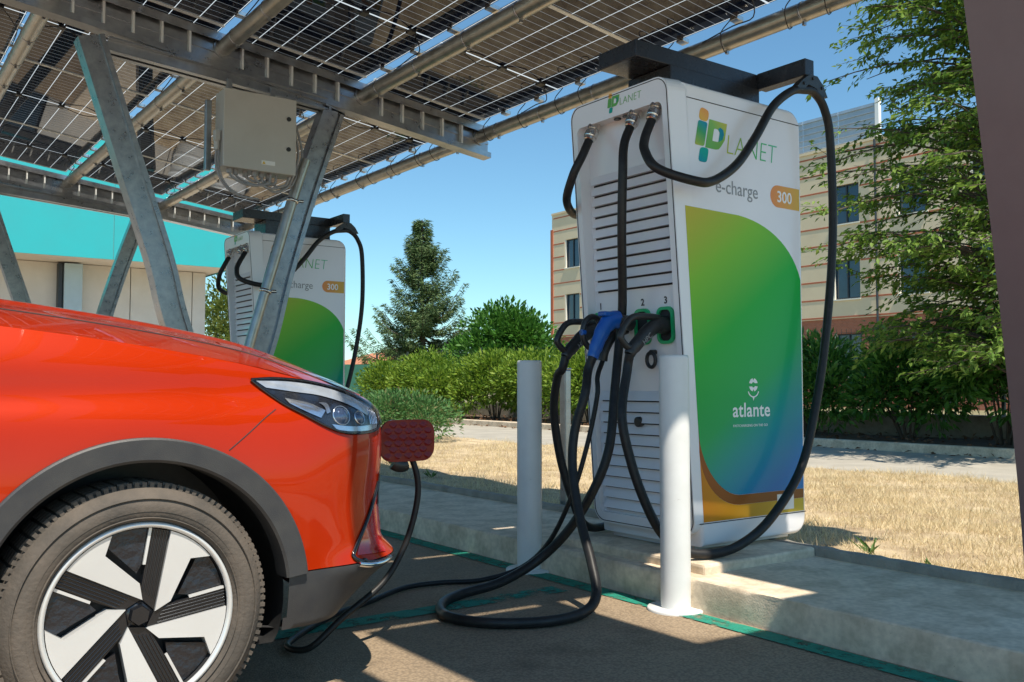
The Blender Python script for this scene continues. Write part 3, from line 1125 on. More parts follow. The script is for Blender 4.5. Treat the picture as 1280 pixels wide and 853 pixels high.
# white barriers by its wall
for i, (xx, hh, lab) in enumerate(((5.35, 1.42, 'white moulded tank beside the depot wall'), (6.2, 1.55, 'taller rounded white tank at the depot corner'))):
    b = thing('water_tank', lab, 'tank', (xx, 19.9, 0))
    m = MB()
    m.lathe([(0, hh), (.2, hh - .01), (.33, hh - .08), (.38, hh - .2), (.38, .05), (.36, 0)], (xx, 19.9, 0), (0, 0, 1), 28)
    for q in (.35, .75, 1.1):
        m.lathe([(.38, q - .03), (.395, q - .015), (.395, q + .015), (.38, q + .03)], (xx, 19.9, 0), (0, 0, 1), 28)
    m.build('body', 'print_white', b)
    MB().cyl((xx, 19.9, hh - .004), (xx, 19.9, hh + .04), .11, 16).build('lid', 'print_white', b)

ob = thing('office_building', 'cream rendered office block with thin red bands over a brick ground floor', 'building', (40, 30, 0))
BX, YA, YB, HT = 36.0, 8.0, 45.3, 11.5
wy = [21.3 + 3.15 * k for k in range(-4, 8)]
rows = [(4.73, 6.47), (8.08, 9.82)]
brick_rows = [(1.3, 3.2)]
def facade(name, m, z0, z1, rr, hw, xx):
    mb = MB()
    cols = sorted(c for c in wy)
    ys = [YA]
    for c in cols:
        ys += [c - hw, c + hw]
    ys.append(YB)
    for i in range(0, len(ys), 2):
        mb.box((xx, ys[i], z0), (xx + .3, ys[i + 1], z1))
    for c in cols:
        zz = [z0]
        for a, b in rr:
            zz += [a, b]
        zz.append(z1)
        for j in range(0, len(zz), 2):
            if zz[j + 1] - zz[j] > .01:
                mb.box((xx, c - hw + .0005, zz[j]), (xx + .3, c + hw - .0005, zz[j + 1]))
    return mb.build(name, m, ob)
facade('wall', 'cream', 3.87, HT, rows, .68, BX)
facade('brick_base', 'brick', -.1, 3.868, brick_rows, .68, BX + .06)
MB().box((BX + .4, YA + .05, -.1), (BX + 14, YB - .05, HT - .1)).build('core', 'slot_dark', ob)
MB().box((BX + .3, YB - .3, -.1), (BX + 14, YB, HT)).build('side_wall', 'cream', ob)
MB().box((BX - .05, YB - .14, 3.9), (BX - .002, YB + .1, 10.6)).build('corner_strip', 'band_red', ob)
for c in wy:
    for rr in (rows, brick_rows):
        for a, b in rr:
            xx = BX + (.06 if rr is brick_rows else 0)
            w = MB().box((xx + .16, c - .679, a), (xx + .18, c + .679, b)).build('window', 'window_glass', ob)
            f = MB()
            for y0, y1 in ((c - .679, c - .62), (c - .03, c + .03), (c + .62, c + .679)):
                f.box((xx + .1, y0, a), (xx + .158, y1, b))
            for z0, z1 in ((a, a + .06), (b - .06, b)):
                f.box((xx + .104, c - .618, z0), (xx + .158, c - .032, z1))
                f.box((xx + .104, c + .032, z0), (xx + .158, c + .618, z1))
            f.build('frame', 'window_frame', w)
            MB().box((xx - .06, c - .72, a - .06), (xx + .1, c + .72, a - .002)).build('sill', 'reveal', w)
            MB().box((xx + .01, c + .60, a + .001), (xx + .1, c + .678, b - .001)).build('reveal', 'reveal', w)
z = 4.73 - .07 - .81
z = 4.66
zz = 3.87 + .04
while zz < HT:
    segs_y = [(YA, YB - .15)]
    for a, b in rows:
        if a - .1 < zz + .05 and zz < b + .01:
            segs_y = []
            y = YA
            for c in wy:
                segs_y.append((y, c - .73))
                y = c + .73
            segs_y.append((y, YB - .15))
    for y0, y1 in segs_y:
        if y1 - y0 > .1:
            MB().box((BX - .012, y0, zz), (BX - .002, y1, zz + .07)).build('band', 'band_red', ob)
    zz += .815
MB().box((BX - .06, YA, HT + .002), (BX + 14, YB, HT + .12)).build('parapet', 'cream', ob)
MB().cyl((BX - .1, 22.9, .5), (BX - .1, 22.9, HT), .05, 10).build('downpipe', 'window_frame', ob)
for k in range(6):
    y0 = 23.2 + k * 1.9
    s = MB().box((BX + .5, y0, HT + .125), (BX + .54, y0 + 1.86, 13.3)).build('roof_screen', 'screen', ob)
    t = MB()
    for q in range(6):
        t.box((BX + .44, y0, HT + .3 + q * .27), (BX + .498, y0 + 1.86, HT + .34 + q * .27))
    t.build('slat', 'screen', s)
MB().box((BX + .42, 23.0, HT + .125), (BX + .6, 23.19, 13.45)).build('screen_post', 'print_white', ob)

hs = thing('far_house', 'small distant house with orange terracotta roof behind the green fence', 'house', (37, 72, 0))
MB().box((36, 70, 0), (42, 77, 2.7)).build('wall', 'house_wall', hs)
rf = MB()
rf.add([(35.6, 69.6, 2.7), (42.4, 69.6, 2.7), (42.4, 77.4, 2.7), (35.6, 77.4, 2.7), (39, 72, 3.8), (39, 75, 3.8)],
       [(0, 1, 4), (1, 2, 5, 4), (2, 3, 5), (3, 0, 4, 5), (0, 3, 2, 1)])
r_ = rf.build('roof', 'terracotta', hs)
MB().box((39.8, 72.5, 3.0), (40.3, 73, 4.2)).build('chimney', 'house_wall', r_)

# ---------------------------------------------------------------- fences and the wall behind the hedge
wl = MB().box((13.62, 3, .0), (13.8, 27, .48), .02).build('low_wall', 'concrete_dark', None, (13.7, 15, 0))
tag(wl, 'low grey concrete wall behind the hedge shrubs', 'wall')
fe = thing('wire_fence', 'dark wire mesh fence standing behind the hedge', 'fence', (14.2, 15, 0))
for k in range(13):
    MB().box((14.18, 3 + 2 * k - .025, 0), (14.23, 3 + 2 * k + .025, 1.95), .004).build('post', 'fence_dark', fe)
for k in range(12):
    m = MB()
    y0 = 3 + 2 * k + .03
    for q in range(20):
        m.box((14.2, y0 + .05 + q * .097, .1), (14.205, y0 + .055 + q * .097, 1.9))
    for q in range(8):
        m.box((14.195, y0, .15 + q * .24), (14.1995, y0 + 1.94, .156 + q * .24))
    m.build('mesh_panel', 'fence_dark', fe)
gf = thing('green_fence', 'green netted fence on posts beside the rubble', 'fence', (15.5, 30, 0))
ga, gb_ = Vector((11.5, 31.2, 0)), Vector((18.6, 28.6, 0))
gd = (gb_ - ga)
gn = Vector((-gd.y, gd.x, 0)).normalized()
for k in range(6):
    p0 = ga + gd * (k / 5)
    m = MB().cyl(p0, p0 + Vector((0, 0, 1.72)), .03, 8).build('post', 'fence_green', gf)
    if k < 5:
        p1 = ga + gd * ((k + 1) / 5)
        MB().prism([p0 + gn * .035 + Vector((0, 0, .25)), p1 + gn * .035 + Vector((0, 0, .25)), p1 + gn * .035 + Vector((0, 0, 1.66)), p0 + gn * .035 + Vector((0, 0, 1.66))], gn * .006).build('netting', 'fence_green', gf)
rb = []
m = MB()
for k in range(46):
    t_ = random.random()
    p0 = ga + gd * t_ - gn * random.uniform(.25, 1.3)
    s_ = random.uniform(.1, .3)
    bm = bmesh.new()
    bmesh.ops.create_icosphere(bm, subdivisions=1, radius=s_)
    for v in bm.verts:
        v.co *= random.uniform(.7, 1.2)
        v.co.z *= .7
    m.bm(bm, False, Matrix.Translation(p0 + Vector((0, 0, s_ * .4 + random.random() * .25))))
tag(m.build('rubble_heap', 'stone', None, (15.5, 29, 0)), 'heap of grey broken stones in front of the green fence', 'rubble', kind='stuff')

# ---------------------------------------------------------------- plants
def branch(mb, a, b, r0, r1, sag=0., n=6, seg=7):
    a, b = Vector(a), Vector(b)
    P = []
    for i in range(n + 1):
        t = i / n
        p = a.lerp(b, t)
        p.z += sag * math.sin(math.pi * t) + .0
        P.append(p)
    mb.tube(P, [r0 + (r1 - r0) * i / n for i in range(n + 1)], seg)
    return P

def street_tree():
    bx_, by_ = 11.95, 5.6
    t = thing('leafy_tree', 'tall leafy broadleaf tree with loose drooping branches beside the road', 'tree', (bx_, by_, .1))
    m = MB()
    trunk = [Vector((bx_ + .05 * math.sin(i * .9), by_ + .06 * math.cos(i * 1.3), .05 + i * .6)) for i in range(14)]
    m.tube(trunk, [.12 * (1 - i / 15) + .012 for i in range(14)], 10)
    P, D, U, S = [], [], [], []
    limbs = MB()
    for i in range(370):
        z0 = random.uniform(.9, 7.8)
        rad = 2.5 * (1 - ((z0 - 2.8) / 5.6) ** 2) if z0 > 2.8 else 2.5 * (.7 + .3 * (z0 / 2.8))
        rad *= random.uniform(.55, 1.08)
        az = random.uniform(0, 2 * math.pi)
        k = min(int((z0 - .05) / .6), 12)
        a = trunk[k].lerp(trunk[k + 1], ((z0 - .05) / .6) % 1)
        b = a + Vector((math.cos(az) * rad, math.sin(az) * rad, random.uniform(.0, .7) * rad * .6))
        L = branch(limbs, a, b, .022, .005, rad * .12, 6, 5)
        for q in range(11):
            tt = random.uniform(.18, 1.0)
            p = L[min(int(tt * 6), 5)].lerp(L[min(int(tt * 6), 5) + 1], (tt * 6) % 1)
            az2 = az + random.uniform(-1.5, 1.5)
            tl = random.uniform(.22, .6)
            e = p + Vector((math.cos(az2) * tl, math.sin(az2) * tl, random.uniform(-.45, .25) * tl))
            limbs.tube([p, e], [.005, .002], 4, caps=False)
            n = int(tl * 40)
            for w in range(n):
                f = (w + .5) / n
                c = p.lerp(e, f) + Vector((random.gauss(0, .03), random.gauss(0, .03), random.gauss(0, .03)))
                dv = Vector((math.cos(az2 + random.uniform(-1.3, 1.3)), math.sin(az2 + random.uniform(-1.3, 1.3)), random.uniform(-1.15, .1)))
                P.append(c); D.append(dv); U.append((random.gauss(0, .5), random.gauss(0, .5), 1)); S.append(random.uniform(.07, .12))
    tr = m.build('trunk', 'bark', t)
    limbs.build('branches', 'bark', tr)
    S = np.array(S)
    leaf_obj('crown', np.array(P, float), np.array(D, float), np.array(U, float), S, S * .46, 'leaf_tree', t, kind='stuff')
street_tree()

def blob(c, rx, ry, rz, n, lumps, seed, inner=.55, flat_bottom=True):
    """points scattered through the outer volume of a lumpy bush"""
    g = np.random.default_rng(seed)
    c = np.array(c, float)
    cen = g.standard_normal((lumps, 3))
    cen /= np.linalg.norm(cen, axis=1, keepdims=True)
    cen[:, 2] = np.abs(cen[:, 2]) * 1.15 - .42
    cen *= g.uniform(.5, .8, (lumps, 1))
    lr = g.uniform(.3, .5, lumps)
    k = g.integers(0, lumps, n)
    d = g.standard_normal((n, 3))
    d /= np.linalg.norm(d, axis=1, keepdims=True)
    q = cen[k] + d * lr[k][:, None] * g.uniform(inner, 1.05, (n, 1)) ** .6
    P = q * np.array([rx, ry, rz]) + c
    if flat_bottom:
        P[:, 2] = np.maximum(P[:, 2], c[2] - rz * .82 + g.uniform(0, .35, n) * rz)
    return P, d + .35 * q, k / lumps

def shrub(name, lab, catg, c, r, n, ll, m, seed, group=None, lumps=26, stem=True, ratio=.42, zb=.3, v=None):
    base = (c[0], c[1], max(.1, c[2] - r[2] * .75) if c[2] - r[2] > -.3 else 0)
    t = thing(name, lab, catg, (c[0], c[1], .1), group)
    P, D, k = blob(c, r[0], r[1], r[2], n, lumps, seed)
    D = D + rdir(n) * .7
    D[:, 2] += zb
    s = rng.uniform(.7, 1.3, n) * ll
    leaf_obj('foliage', P, D, rdir(n, 1.), s, s * ratio, m, t, kind='stuff', v=(np.clip(rng.random(n) * .75 + .25 * ((k * 7.3) % 1), 0, 1)) if v is None else v)
    if stem:
        sm_ = MB()
        for i in range(9):
            a = random.uniform(0, 6.28)
            rr = random.uniform(.25, .6)
            branch(sm_, (c[0] + .08 * math.cos(a), c[1] + .08 * math.sin(a), .08), (c[0] + math.cos(a) * r[0] * rr, c[1] + math.sin(a) * r[1] * rr, c[2] + r[2] * random.uniform(0, .6)), .02, .006, 0, 4, 5)
        sm_.build('stems', 'bark', t)
    return t

hedge = [(12.6, 22.9, 1.68, 'pale yellow green hedge shrub at the fence end of the hedge'), (12.75, 21.3, 1.85, 'pale green hedge shrub next to the one by the fence end'), (12.35, 19.6, 1.55, 'lower pale hedge shrub bulging towards the road'),
         (12.6, 18.0, 1.72, 'pale green hedge shrub behind the bollard by the car'), (12.6, 16.4, 1.75, 'pale green hedge shrub seen beside the hanging charger cables'), (12.7, 14.7, 1.8, 'pale green hedge shrub behind the charger')]
for i, (x, y, h, lab) in enumerate(hedge):
    shrub('hedge_shrub', lab, 'shrub', (x, y, h * .52), (1.0, 1.12, h * .56), 6800, .105, 'leaf_hedge', 100 + i, 'hedge shrubs along the road', 30)
laurel = [(12.7, 12.7, 1.7, 'dark glossy laurel shrub hidden behind the charger'), (12.7, 11.0, 1.75, 'dark glossy laurel shrub at the back corner of the charger'), (12.75, 9.4, 1.72, 'full dark laurel shrub beside the right edge of the charger'),
          (12.8, 7.7, 1.6, 'dark laurel shrub between the charger and the tree'), (12.6, 6.2, 1.9, 'dense dark laurel shrub under the leafy tree'), (12.9, 4.7, 1.9, 'dense dark laurel shrub beyond the tree trunk')]
for i, (x, y, h, lab) in enumerate(laurel):
    shrub('laurel_shrub', lab, 'shrub', (x, y, h * .55), (.95, 1.0, h * .54), 4600, .14, 'leaf_laurel', 200 + i, 'laurel shrubs under the tree', 24, ratio=.36)
shrub('round_tree', 'dense dome shaped dark green tree rising behind the hedge', 'tree', (18.0, 25.2, 1.9), (2.0, 2.0, 1.95), 14000, .17, 'leaf_dome', 300, None, 46, ratio=.5)
shrub('low_juniper', 'low spreading juniper with brownish tips on the dry verge', 'shrub', (7.05, 12.6, .42), (.85, 1.15, .48), 7000, .075, 'leaf_juniper', 301, None, 44, ratio=.34, zb=.35, v=np.random.default_rng(5).beta(1.6, 2.6, 7000))
shrub('yellow_tree', 'yellowish green tree between the depot and the far charger', 'tree', (10.6, 30.5, 2.5), (2.0, 2.0, 2.3), 6000, .16, 'leaf_yellow', 302, None, 30)
for i, (x, y, h, lab) in enumerate(((27, 66, 3.6, 'distant pale tree left of the terracotta roof'), (44, 78, 4.6, 'distant tree right of the terracotta roof'), (34, 84, 5., 'distant tree behind the terracotta roof'))):
    shrub('far_tree', lab, 'tree', (x, y, h * .55), (3, 3, h * .5), 2600, .4, 'leaf_hedge', 400 + i, 'distant trees', 22)

def spruce():
    x0, y0, H_ = 22.7, 38.6, 9.0
    t = thing('spruce_tree', 'tall blue green spruce with uneven drooping branches', 'tree', (x0, y0, 0))
    m = MB()
    m.tube([(x0, y0, 0), (x0 + .05, y0, 3), (x0, y0, 6), (x0, y0, H_ - .1)], [.2, .15, .08, .015], 9)
    tr = m.build('trunk', 'bark', t)
    P, D, U, S = [], [], [], []
    lb = MB()
    for i in range(260):
        f = random.random() ** .85
        z = .9 + f * (H_ - 1.05)
        rad = (3.6 * (1 - f) ** 1.08 + .1) * random.uniform(.42, 1.18)
        if .1 < f < .42:
            rad *= random.choice((.8, 1.0, 1.2))
        az = random.uniform(0, 6.283)
        up = .55 * f + random.uniform(-.12, .22)
        n = max(4, int(rad * 7))
        pts = []
        for q in range(n + 1):
            u = q / n
            pts.append(Vector((x0 + math.cos(az) * rad * u, y0 + math.sin(az) * rad * u, z + rad * (up * u - .28 * math.sin(u * 2.6) + .25 * u * u))))
        lb.tube(pts, [.03 * (1 - q / n) + .006 for q in range(n + 1)], 4, caps=False)
        for q in range(int(rad * 130) + 26):
            u = random.uniform(.12, 1.03)
            j = min(int(u * n), n - 1)
            p = pts[j].lerp(pts[j + 1], min(1, u * n - j))
            side = random.choice((-1, 1))
            a2 = az + side * random.uniform(.2, 1.4)
            w = .42 * (1 - u * .6)
            p = p + Vector((math.cos(a2), math.sin(a2), 0)) * random.random() * w + Vector((0, 0, random.uniform(-.16, .03)))
            P.append(p); D.append((math.cos(a2) + .3 * random.gauss(0, 1), math.sin(a2) + .3 * random.gauss(0, 1), random.uniform(-.9, .35)))
            U.append((random.gauss(0, 1), random.gauss(0, 1), 1)); S.append(random.uniform(.13, .27))
    lb.build('branches', 'bark', tr)
    S = np.array(S)
    leaf_obj('crown', np.array([tuple(p) for p in P]), np.array(D, float), np.array(U, float), S, S * .2, 'leaf_spruce', t, kind='stuff')
spruce()

# green weeds in the dry grass
def weed(x, y, n, L, lab):
    t = thing('weed_plant', lab, 'weed', (x, y, .08), 'weeds on the verge')
    a = rng.uniform(0, 6.28, n)
    P = np.column_stack([x + rng.normal(0, .012, n), y + rng.normal(0, .012, n), np.full(n, .085)])
    D = np.column_stack([np.cos(a), np.sin(a), rng.uniform(.5, 1.6, n)])
    leaf_obj('leaves', P, D, rdir(n, 1.), rng.uniform(.6, 1.2, n) * L, rng.uniform(.012, .022, n), 'leaf_weed', t)
weed(4.16, 2.72, 12, .13, 'upright green weed in the dry grass close to the pavement')
weed(4.05, 2.35, 9, .06, 'flat green weed sprawling near the edging kerb')
weed(4.7, 8.6, 14, .14, 'small green weed on the verge in front of the juniper')
weed(4.4, 7.3, 10, .1, 'tiny green weed by the edging kerb behind the car flap')
# ---------------------------------------------------------------- charger
CO = Vector((3.4, 3.2, .13))
ch = thing('fast_charger', 'tall white fast charger with green and blue side print behind two bollards', 'charger', CO, 'fast chargers on the pavement')
VV = Vector((-.0758, 0, .9971))
NN = Vector((-.9971, 0, -.0758))
FO = Vector((3.105, 3.215, .25))
def FP(u, v, n=0.):
    return FO + Vector((0, -u, 0)) + VV * v + NN * n
def dep(v):
    return .008 + .055 * v / 1.945
def FI(u, v, n=0.):
    return FP(u, v, n - dep(v))
SY = 2.88
def side(u, w, d=0.):
    return Vector((u, SY - d, w))
# body
bm = bmesh.new()
prof = [(3.14, .2), (3.045, 2.285)]
bk = [(3.88 - .09 + .09 * math.sin(R(a)), 2.285 - .09 + .09 * math.cos(R(a))) for a in range(0, 91, 15)] + [(3.88, .29)] + [(3.88 - .08 + .08 * math.cos(R(a)), .28 - .08 * math.sin(R(a))) for a in range(0, 91, 18)]
pr = prof + bk
vs0 = [bm.verts.new((x, SY, z)) for x, z in pr]
vs1 = [bm.verts.new((x, 3.55, z)) for x, z in pr]
bm.faces.new(list(reversed(vs0)))
bm.faces.new(vs1)
n_ = len(pr)
for i in range(n_):
    bm.faces.new((vs0[i], vs0[(i + 1) % n_], vs1[(i + 1) % n_], vs1[i]))
bmesh.ops.recalc_face_normals(bm, faces=bm.faces[:])
ed = [e for e in bm.edges if abs(e.verts[0].co.y - e.verts[1].co.y) < 1e-5 and min(e.verts[0].co.x, e.verts[1].co.x) > 2.9]
bmesh.ops.bevel(bm, geom=ed, offset=.022, segments=4, affect='EDGES', profile=.5)
body = MB().bm(bm, True).build('body', 'charger_white', ch)
body.data.set_sharp_from_angle(angle=R(35))
# seams
t = MB()
t.prism([side(3.06, 2.213), side(3.86, 2.213), side(3.86, 2.217), side(3.06, 2.217)], (0, -.0012, 0))
t.build('seam', 'slot_dark', body)
t = MB()
t.prism([side(3.12, .302), side(3.875, .302), side(3.875, .306), side(3.12, .306)], (0, -.0012, 0))
t.build('seam', 'slot_dark', body)
# front frame with recess
fo = rrect(-.335, 0, .335, 2.055, .07, 7)
fi = rrect(-.292, .05, .292, 1.945, .03, 7)
n_ = len(fo)
V = [FP(u, v, .012) for u, v in fo] + [FP(u, v, .012) for u, v in fi] + [FP(u, v, -.10) for u, v in fo] + [FI(u, v) for u, v in fi]
Fc = []
for i in range(n_):
    j = (i + 1) % n_
    Fc += [(i, j, n_ + j, n_ + i), (2 * n_ + i, 2 * n_ + j, j, i), (n_ + i, n_ + j, 3 * n_ + j, 3 * n_ + i)]
Fc.append(tuple(range(3 * n_, 4 * n_)))
fr_ = raw('front_panel', V, Fc, 'charger_white', ch)
bmx = bmesh.new(); bmx.from_mesh(fr_.data); bmesh.ops.recalc_face_normals(bmx, faces=bmx.faces[:]); bmx.to_mesh(fr_.data); bmx.free()
# dark outline gasket
t = MB()
loop = [FP(u, v, .0125) for u, v in rrect(-.327, .008, .327, 2.047, .064, 8)]
t.tube(loop + [loop[0]], .0022, 5, caps=False)
t.build('gasket', 'slot_dark', fr_)
# louvres
def louvre(v0):
    m = MB()
    a, b, c, d_ = (v0, .026), (v0 + .044, .001), (v0 + .046, .0), (v0, .0)
    pts = [FI(-.262, *a), FI(.262, *a), FI(.262, *b), FI(-.262, *b), FI(-.262, *d_), FI(.262, *d_)]
    m.add(pts, [(0, 1, 2, 3), (4, 5, 1, 0), (0, 3, 4), (1, 5, 2)])
    m.cur = 1
    m.add([FI(-.265, v0 - .0085, .0012), FI(.265, v0 - .0085, .0012), FI(.265, v0, .0012), FI(-.265, v0, .0012)], [(0, 1, 2, 3)])
    return m
L0 = louvre(.075).build('louvre', ['charger_white', 'slot_dark'], fr_)
for v in [.075 + .0525 * k for k in range(1, 11)] + [1.135 + .0525 * k for k in range(0, 11)]:
    inst(L0, FI(0, v) - FI(0, .075) + off_of(fr_), fr_)
# sockets
for i, u in enumerate((-.25, .045, .195)):
    v = .945
    s = MB()
    outer, inner = rrect(u - .052, v - .085, u + .052, v + .085, .035, 6), rrect(u - .038, v - .071, u + .038, v + .071, .024, 6)
    q = len(outer)
    V = [FI(a, b, .001) for a, b in outer] + [FI(a, b, .014) for a, b in outer] + [FI(a, b, .014) for a, b in inner] + [FI(a, b, .002) for a, b in inner]
    Fc = []
    for k in range(q):
        j = (k + 1) % q
        for w in range(3):
            Fc.append((w * q + k, w * q + j, (w + 1) * q + j, (w + 1) * q + k))
    s.add(V, Fc)
    so = s.build('socket_surround', 'socket_green', fr_)
    s = MB()
    s.add([FI(a, b, .003) for a, b in inner], [tuple(range(q))])
    s.build('socket', 'slot_dark', so)
    text_mesh(str(i + 1), .045, .0012, lambda x, y, d, u=u, v=v: FI(u + x, v + .1 + y, .001 + d), 'number', 'print_dark', fr_, 'CENTER', bold=.001)
# small vents beside the collars, holster hook
for u, v in ((-.03, 1.937), (.03, 1.937)):
    t = MB()
    t.cyl(FP(u, v + .004, -.02), FP(u, v - .002, -.02), .018, 14)
    t.build('camera_eye', 'black_plastic', fr_)
for u, v in ((.115, .79),):
    t = MB()
    loop = [FI(u + .028 * math.sin(R(a)), v + .034 * math.cos(R(a)), .03) for a in range(0, 361, 20)]
    t.tube(loop, .009, 8)
    t.cyl(FI(u, v + .034, 0), FI(u, v + .034, .032), .012, 10)
    t.build('hook', 'black_plastic', fr_)
CDIR = Vector((-.42, 0, -.9)).normalized()
MB().tube([FI(.005, .50, .0), FI(.005, .50, .028), FI(.005, .50, .03)], [.024, .024, .018], 16).build('knob', 'black_plastic', fr_)
# collars under the header
for u in (-.195, .095, .235):
    a = FP(u, 1.947, -.022)
    d_ = CDIR
    t = MB()
    t.tube([a + d_ * .0, a + d_ * .03, a + d_ * .0301, a + d_ * .042, a + d_ * .0421, a + d_ * .046, a + d_ * .07, a + d_ * .074, a + d_ * .0741, a + d_ * .088, a + d_ * .092], [.032, .032, .027, .027, .031, .033, .033, .031, .028, .027, .022], 20, smooth=False)
    t.build('cable_collar', 'steel_collar', fr_)
# base and plinth
MB().box((3.17, 2.96, .174), (3.84, 3.50, .235), .004).build('base_skirt', 'charger_grey', ch)
pl = MB()
pl.box((2.955, 2.70, .11), (3.70, 3.74, .172), .012)
pl.build('plinth', 'concrete', ch)
# roof tray, pedestal and cable arms
t = MB().box((3.16, 3.07, 2.286), (3.80, 3.365, 2.438), .004).build('pedestal', 'black_metal', ch)
t = MB()
t.box((2.95, 3.087, 2.44), (3.84, 3.348, 2.52), .004)
tr_ = t.build('roof_tray', 'black_metal', ch)
for s, y0, y1 in ((-1, 3.085, 2.79), (1, 3.35, 3.64)):
    a = MB()
    a.box((3.80, min(y0, y1), 2.438), (3.87, max(y0, y1), 2.522), .004)
    arm = a.build('cable_arm', 'black_metal', ch)
    c = MB()
    yt = y1 + s * .0
    c.prism([(3.71, yt - .02, 2.36), (3.755, yt - .02, 2.40), (3.81, yt - .02, 2.437), (3.87, yt - .02, 2.437), (3.915, yt - .02, 2.40), (3.95, yt - .02, 2.345), (3.90, yt - .02, 2.345), (3.86, yt - .02, 2.375), (3.80, yt - .02, 2.385), (3.75, yt - .02, 2.345)], (0, .04, 0))
    for x, z in ((3.765, 2.385), (3.835, 2.42), (3.905, 2.385)):
        c.cyl((x, yt - .026, z), (x, yt - .02, z), .008, 8)
    c.build('cable_saddle', 'black_plastic', arm)

# printed graphics on the side
def L_(x, z, y=SY):
    return tuple(Vector((x, y, z)) - CO)
gradient_mat('film_green', [(0, (.48, .43, .02)), (.2, (.20, .50, .008)), (.42, (.006, .40, .025)), (.66, (.0, .36, .09)), (.82, (.0, .28, .30)), (1, (.0, .17, .46))], L_(3.02, 1.66), L_(3.80, .55))
gradient_mat('film_orange', [(0, (.58, .20, .01)), (.45, (.62, .30, .015)), (1, (.52, .42, .05))], L_(3.12, .45), L_(3.86, .35))
gradient_mat('film_brown', [(0, (.30, .08, .01)), (1, (.20, .08, .02))], L_(3.1, .5), L_(3.86, .4))
gradient_mat('film_pill', [(0, (.72, .25, .06)), (1, (.62, .40, .05))], L_(3.64, 1.83), L_(3.86, 1.83))
gradient_mat('logo_i_top', [(0, (.75, .30, .06)), (1, (.70, .45, .05))], L_(3.18, 2.19), L_(3.14, 2.12))
gradient_mat('logo_i', [(0, (.0, .25, .38)), (.35, (.05, .33, .10)), (.7, (.25, .42, .05)), (1, (.68, .48, .05))], L_(3.18, 2.12), L_(3.11, 1.98))
gradient_mat('logo_foot', [(0, (.0, .35, .28)), (1, (.0, .22, .42))], L_(3.18, 1.97), L_(3.13, 1.90))
gradient_mat('logo_p', [(0, (.12, .40, .08)), (.6, (.20, .45, .08)), (1, (.50, .50, .06))], L_(3.20, 1.98), L_(3.34, 2.11))
gradient_mat('logo_p_inner', [(0, (.0, .22, .35)), (1, (.03, .33, .15))], L_(3.33, 2.07), L_(3.28, 2.0))
gradient_mat('letters', [(0, (.45, .55, .05)), (.3, (.04, .42, .06)), (.7, (.10, .50, .28)), (1, (.1, .45, .55))], L_(3.36, 2.0), L_(3.79, 2.0))

def film(name, pts, m, parent, d=.0008, d0=.0006):
    t = MB()
    t.prism([side(x, z, d0) for x, z in pts], (0, -d, 0))
    return t.build(name, m, parent)
def xf(z):
    return 3.125 - .0722 * (z - .2) + .03
top = bezier((3.40, 1.715), (3.62, 1.70), (3.80, 1.60), (3.857, 1.44), 14)
low = bezier((3.385, .417), (3.25, .425), (3.125, .57), (xf(.72), .72), 14)
film('green_print', [(xf(1.72), 1.722)] + top + [(3.857, .417)] + low, 'film_green', body)
lo2 = bezier((3.385, .372), (3.22, .38), (3.115, .52), (xf(.655), .655), 14)
film('brown_print', [(3.857, .416)] + [(p[0], p[1] - .0008) for p in low] + list(reversed(lo2)) + [(3.857, .372)], 'film_brown', body)
film('orange_print', [(p[0], p[1] - .0008) for p in lo2] + [(xf(.31), .31), (3.857, .31), (3.857, .3712)], 'film_orange', body)
pill = [(3.857, 1.785), (3.857, 1.893)] + [(3.69 - .054 * math.cos(R(a)), 1.839 + .054 * math.sin(R(a))) for a in range(90, -91, -15)]
film('badge', pill, 'film_pill', body)
film('code_label', [(3.655, .325), (3.78, .325), (3.78, .40), (3.655, .40)], 'label_white', body, .0008, .0016)
